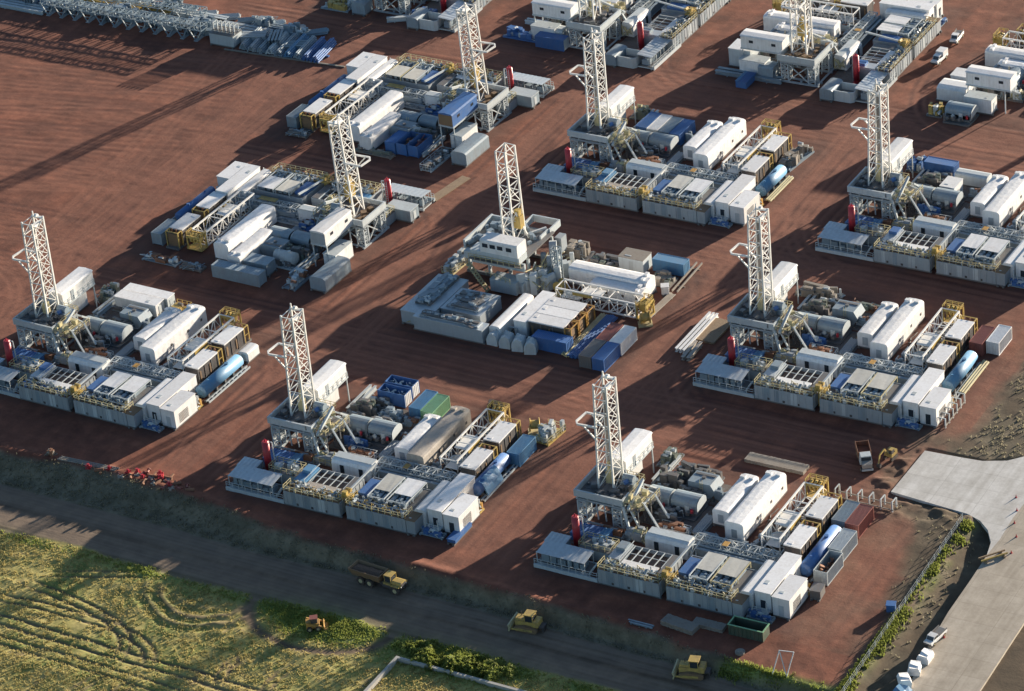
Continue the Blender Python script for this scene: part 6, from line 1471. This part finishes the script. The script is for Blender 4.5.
slab('concrete_road', [(105.02, -29.01), (105.3, -36), (105.5, -45.6), (106.3, -56), (107.8, -66.6), (109.4, -80), (112, -140), (119.6, -140), (118.6, -80), (118.0, -62), (117.5, -43), (118, -20), (119, 0), (124, 16), (119.02, 16.98), (113.02, 7.98), (108.02, -2.02), (104.92, -13.42), (104.82, -17.62), (105.22, -24)], concrete('old_concrete', (.40, .35, .285), (.43, .38, .315)))

# field kerb frame at the bottom edge
b = MB(); b.box(28.6, -110, -2.2, 29.1, -87.6, -1.35); b.box(29.101, -88.1, -2.2, 75, -87.6, -1.35)
tag(b.build('low_kerb', 'concrete_kerb'), 'pale low kerb forming a corner in the grass at the bottom edge', 'kerb', None, 'thing')
# wire fence on the bank
o = empty('wire_fence'); o.location = (0, 0, 0)
def fpt(t): return (97.55+1.9*t, -21.5-52*t)
for t in np.linspace(0, 1, 22): part('post', 'pale_grey', o, lambda b: b.cyl((*fpt(t), -.2), (*fpt(t), 1.6), .07, 6))
part('wire', 'pale_grey', o, lambda b: [b.bar((*fpt(0), z), (*fpt(1), z), .03) for z in (.6, 1.0, 1.5)])
tag(o, 'thin wire fence on posts along the weedy bank', 'fence', None, 'thing')

# ------------------------------------------------------------ grass, weeds, shrubs
def zat(x, y):
    i = np.clip(np.searchsorted(xs, x)-1, 0, nx-1); j = np.clip(np.searchsorted(ys, y)-1, 0, ny-1); return Z[i, j], i, j
def tufts(name, pts, hmin, hmax, m, seed, blades=3, w=.09):
    r = np.random.RandomState(seed); x = np.repeat(pts[:, 0], blades); y = np.repeat(pts[:, 1], blades); k = len(x)
    x = x+r.normal(0, .14, k); y = y+r.normal(0, .14, k); z, _, _ = zat(x, y); h = r.uniform(hmin, hmax, k); a = r.uniform(0, 2*PI, k); ww = w*r.uniform(.6, 1.6, k)
    le = r.normal(0, .22, (k, 2))*h[:, None]
    v = np.empty((k, 4, 3)); v[:, 0] = np.c_[x-np.cos(a)*ww, y-np.sin(a)*ww, z-.05]; v[:, 1] = np.c_[x+np.cos(a)*ww, y+np.sin(a)*ww, z-.05]
    v[:, 2] = np.c_[x+np.cos(a)*ww*.4+le[:, 0], y+np.sin(a)*ww*.4+le[:, 1], z+h]; v[:, 3] = np.c_[x-np.cos(a)*ww*.4+le[:, 0], y-np.sin(a)*ww*.4+le[:, 1], z+h]
    mm = bpy.data.meshes.new(name); mm.vertices.add(4*k); mm.vertices.foreach_set('co', v.ravel()); mm.loops.add(4*k); mm.loops.foreach_set('vertex_index', np.arange(4*k, dtype=np.int32))
    mm.polygons.add(k); mm.polygons.foreach_set('loop_start', np.arange(0, 4*k, 4, dtype=np.int32)); mm.polygons.foreach_set('loop_total', np.full(k, 4, dtype=np.int32)); mm.update(); mm.materials.append(M[m])
    ob = bpy.data.objects.new(name, mm); COL.objects.link(ob); return ob
r = np.random.RandomState(9)
P = np.c_[r.uniform(-62, 72, 34000), r.uniform(-122, -81.5, 34000)]
_, i, j = zat(P[:, 0], P[:, 1]); keep = (r.rand(len(P)) < grass[i, j]*(.35+.9*(fbm(P[:, 0], P[:, 1], 5, 81)+.5))*(1-.8*trf[i, j])) & (lush[i, j] < .45)
tag(tufts('grass', P[keep], .08, .3, 'dry_grass', 1), None, None, kind='stuff')
P = np.c_[r.uniform(-62, 72, 70000), r.uniform(-100, -81, 70000)]
_, i, j = zat(P[:, 0], P[:, 1]); keep = r.rand(len(P)) < (lush[i, j]-.2)*.8
tag(tufts('meadow_grass', P[keep], .1, .38, 'leaf_bright', 2), None, None, kind='stuff')
P = np.c_[98.1+np.abs(r.normal(0, .75, 9000)), r.uniform(-74, -21, 9000)]
keep = r.rand(len(P)) < np.clip(2.2*vn(P[:, 0], P[:, 1], 1.9, 90)+.32, .04, 1)
tag(tufts('bank_weeds', P[keep], .12, .5, 'leaf_bright', 3, w=.12), None, None, kind='stuff')
P = np.c_[r.uniform(-85, 98, 26000), r.uniform(-74, -62, 26000)]
_, i, j = zat(P[:, 0], P[:, 1]); keep = (r.rand(len(P)) < berm[i, j]*.3)
tag(tufts('berm_grass', P[keep], .1, .4, 'dull_grass', 4), None, None, kind='stuff')
P = np.c_[r.uniform(84, 120, 16000), r.uniform(-62, 60, 16000)]
_, i, j = zat(P[:, 0], P[:, 1]); inc = (P[:, 1] < -3.5+np.clip((P[:, 0]-94)*.75, 0, 24)) & (P[:, 1] > -20) | ((P[:, 0] > 103) & (P[:, 1] < 0))
keep = (r.rand(len(P)) < dull[i, j]*.7) & ~inc & (red[i, j] < .4)
tag(tufts('verge_grass', P[keep], .1, .4, 'dull_grass', 5), None, None, kind='stuff')
P = np.c_[r.uniform(78, 96, 1500), r.normal(-70.9, .6, 1500)]; P = P[r.rand(1500) < np.clip(.4+2.2*vn(P[:, 0], P[:, 1], 1.8, 93), .05, 1)]
tag(tufts('roadside_weeds', P, .2, .6, 'leaf_bright', 6), None, None, kind='stuff')
def shrub(seed, R0, H0):
    def go():
        rr_ = np.random.RandomState(seed); o = empty('shrub'); k = 900
        th = rr_.uniform(0, 2*PI, k); ph = np.arccos(rr_.uniform(0, 1, k)); lump = 1+.25*np.sin(th*3+seed)+.15*np.sin(th*7); q = rr_.uniform(.55, 1, k)**.5*lump
        x = R0*q*np.sin(ph)*np.cos(th); y = R0*q*np.sin(ph)*np.sin(th); z = H0*q*np.cos(ph)+.1
        b = MB()
        for a, c_, d in zip(x, y, z):
            s = rr_.uniform(.09, .2); e1 = Vector(rr_.normal(0, 1, 3)).normalized()*s; e2 = e1.orthogonal().normalized()*s*rr_.uniform(.6, 1.1); i = len(b.v); p = Vector((a, c_, d))
            b.v += [tuple(p-e1), tuple(p+e2), tuple(p+e1), tuple(p-e2)]; b.f.append((i, i+1, i+2, i+3))
        b.build('crown', 'leaf_bright', o); part('stem', 'brown', o, lambda b: [b.bar((0, 0, 0), (R0*.5*math.cos(t), R0*.5*math.sin(t), H0*.7), .06) for t in (0, 1.3, 2.5, 3.9, 5.1)])
        return o
    return go
SG = 'low green shrubs by the kerb corner'
for k in range(26):
    x = r.uniform(27, 47); y = r.uniform(-87, -82.8)
    place('shrub%d' % (k % 3), shrub(k % 3, 1.5, .9), (x, y, -2.0), r.uniform(0, 6), 'low bright green shrub among others above the kerb corner', 'shrub', SG)

# ------------------------------------------------------------ light
w = bpy.data.worlds.new('World'); S.world = w; w.use_nodes = True; wn = w.node_tree.nodes; wl = w.node_tree.links
sky = wn.new('ShaderNodeTexSky'); sky.sky_type = 'NISHITA'; sky.sun_disc = False; sky.sun_elevation = math.radians(SUN_EL); sky.sun_rotation = math.radians(90-SUN_AZ)
sky.air_density = 1.0; sky.dust_density = .6; sky.ozone_density = 2.5
bg = wn['Background']; bg.inputs['Strength'].default_value = .065; wl.new(sky.outputs[0], bg.inputs[0])
sl = bpy.data.lights.new('sun', 'SUN'); sl.energy = 5; sl.angle = math.radians(.6); sl.color = (1, .87, .70)
so = bpy.data.objects.new('sun', sl); COL.objects.link(so)
az, el = math.radians(SUN_AZ), math.radians(SUN_EL)
so.rotation_euler = Vector((math.cos(az)*math.cos(el), math.sin(az)*math.cos(el), math.sin(el))).to_track_quat('Z', 'Y').to_euler()
S.view_settings.view_transform = 'Standard'; S.view_settings.look = 'None'; S.view_settings.gamma = 1; S.view_settings.exposure = 1.42
S.cycles.max_bounces = 5; S.cycles.diffuse_bounces = 3; S.cycles.use_denoising = True
print('placed', COUNT, 'objects', len(bpy.data.objects), 'dims', nx, ny)
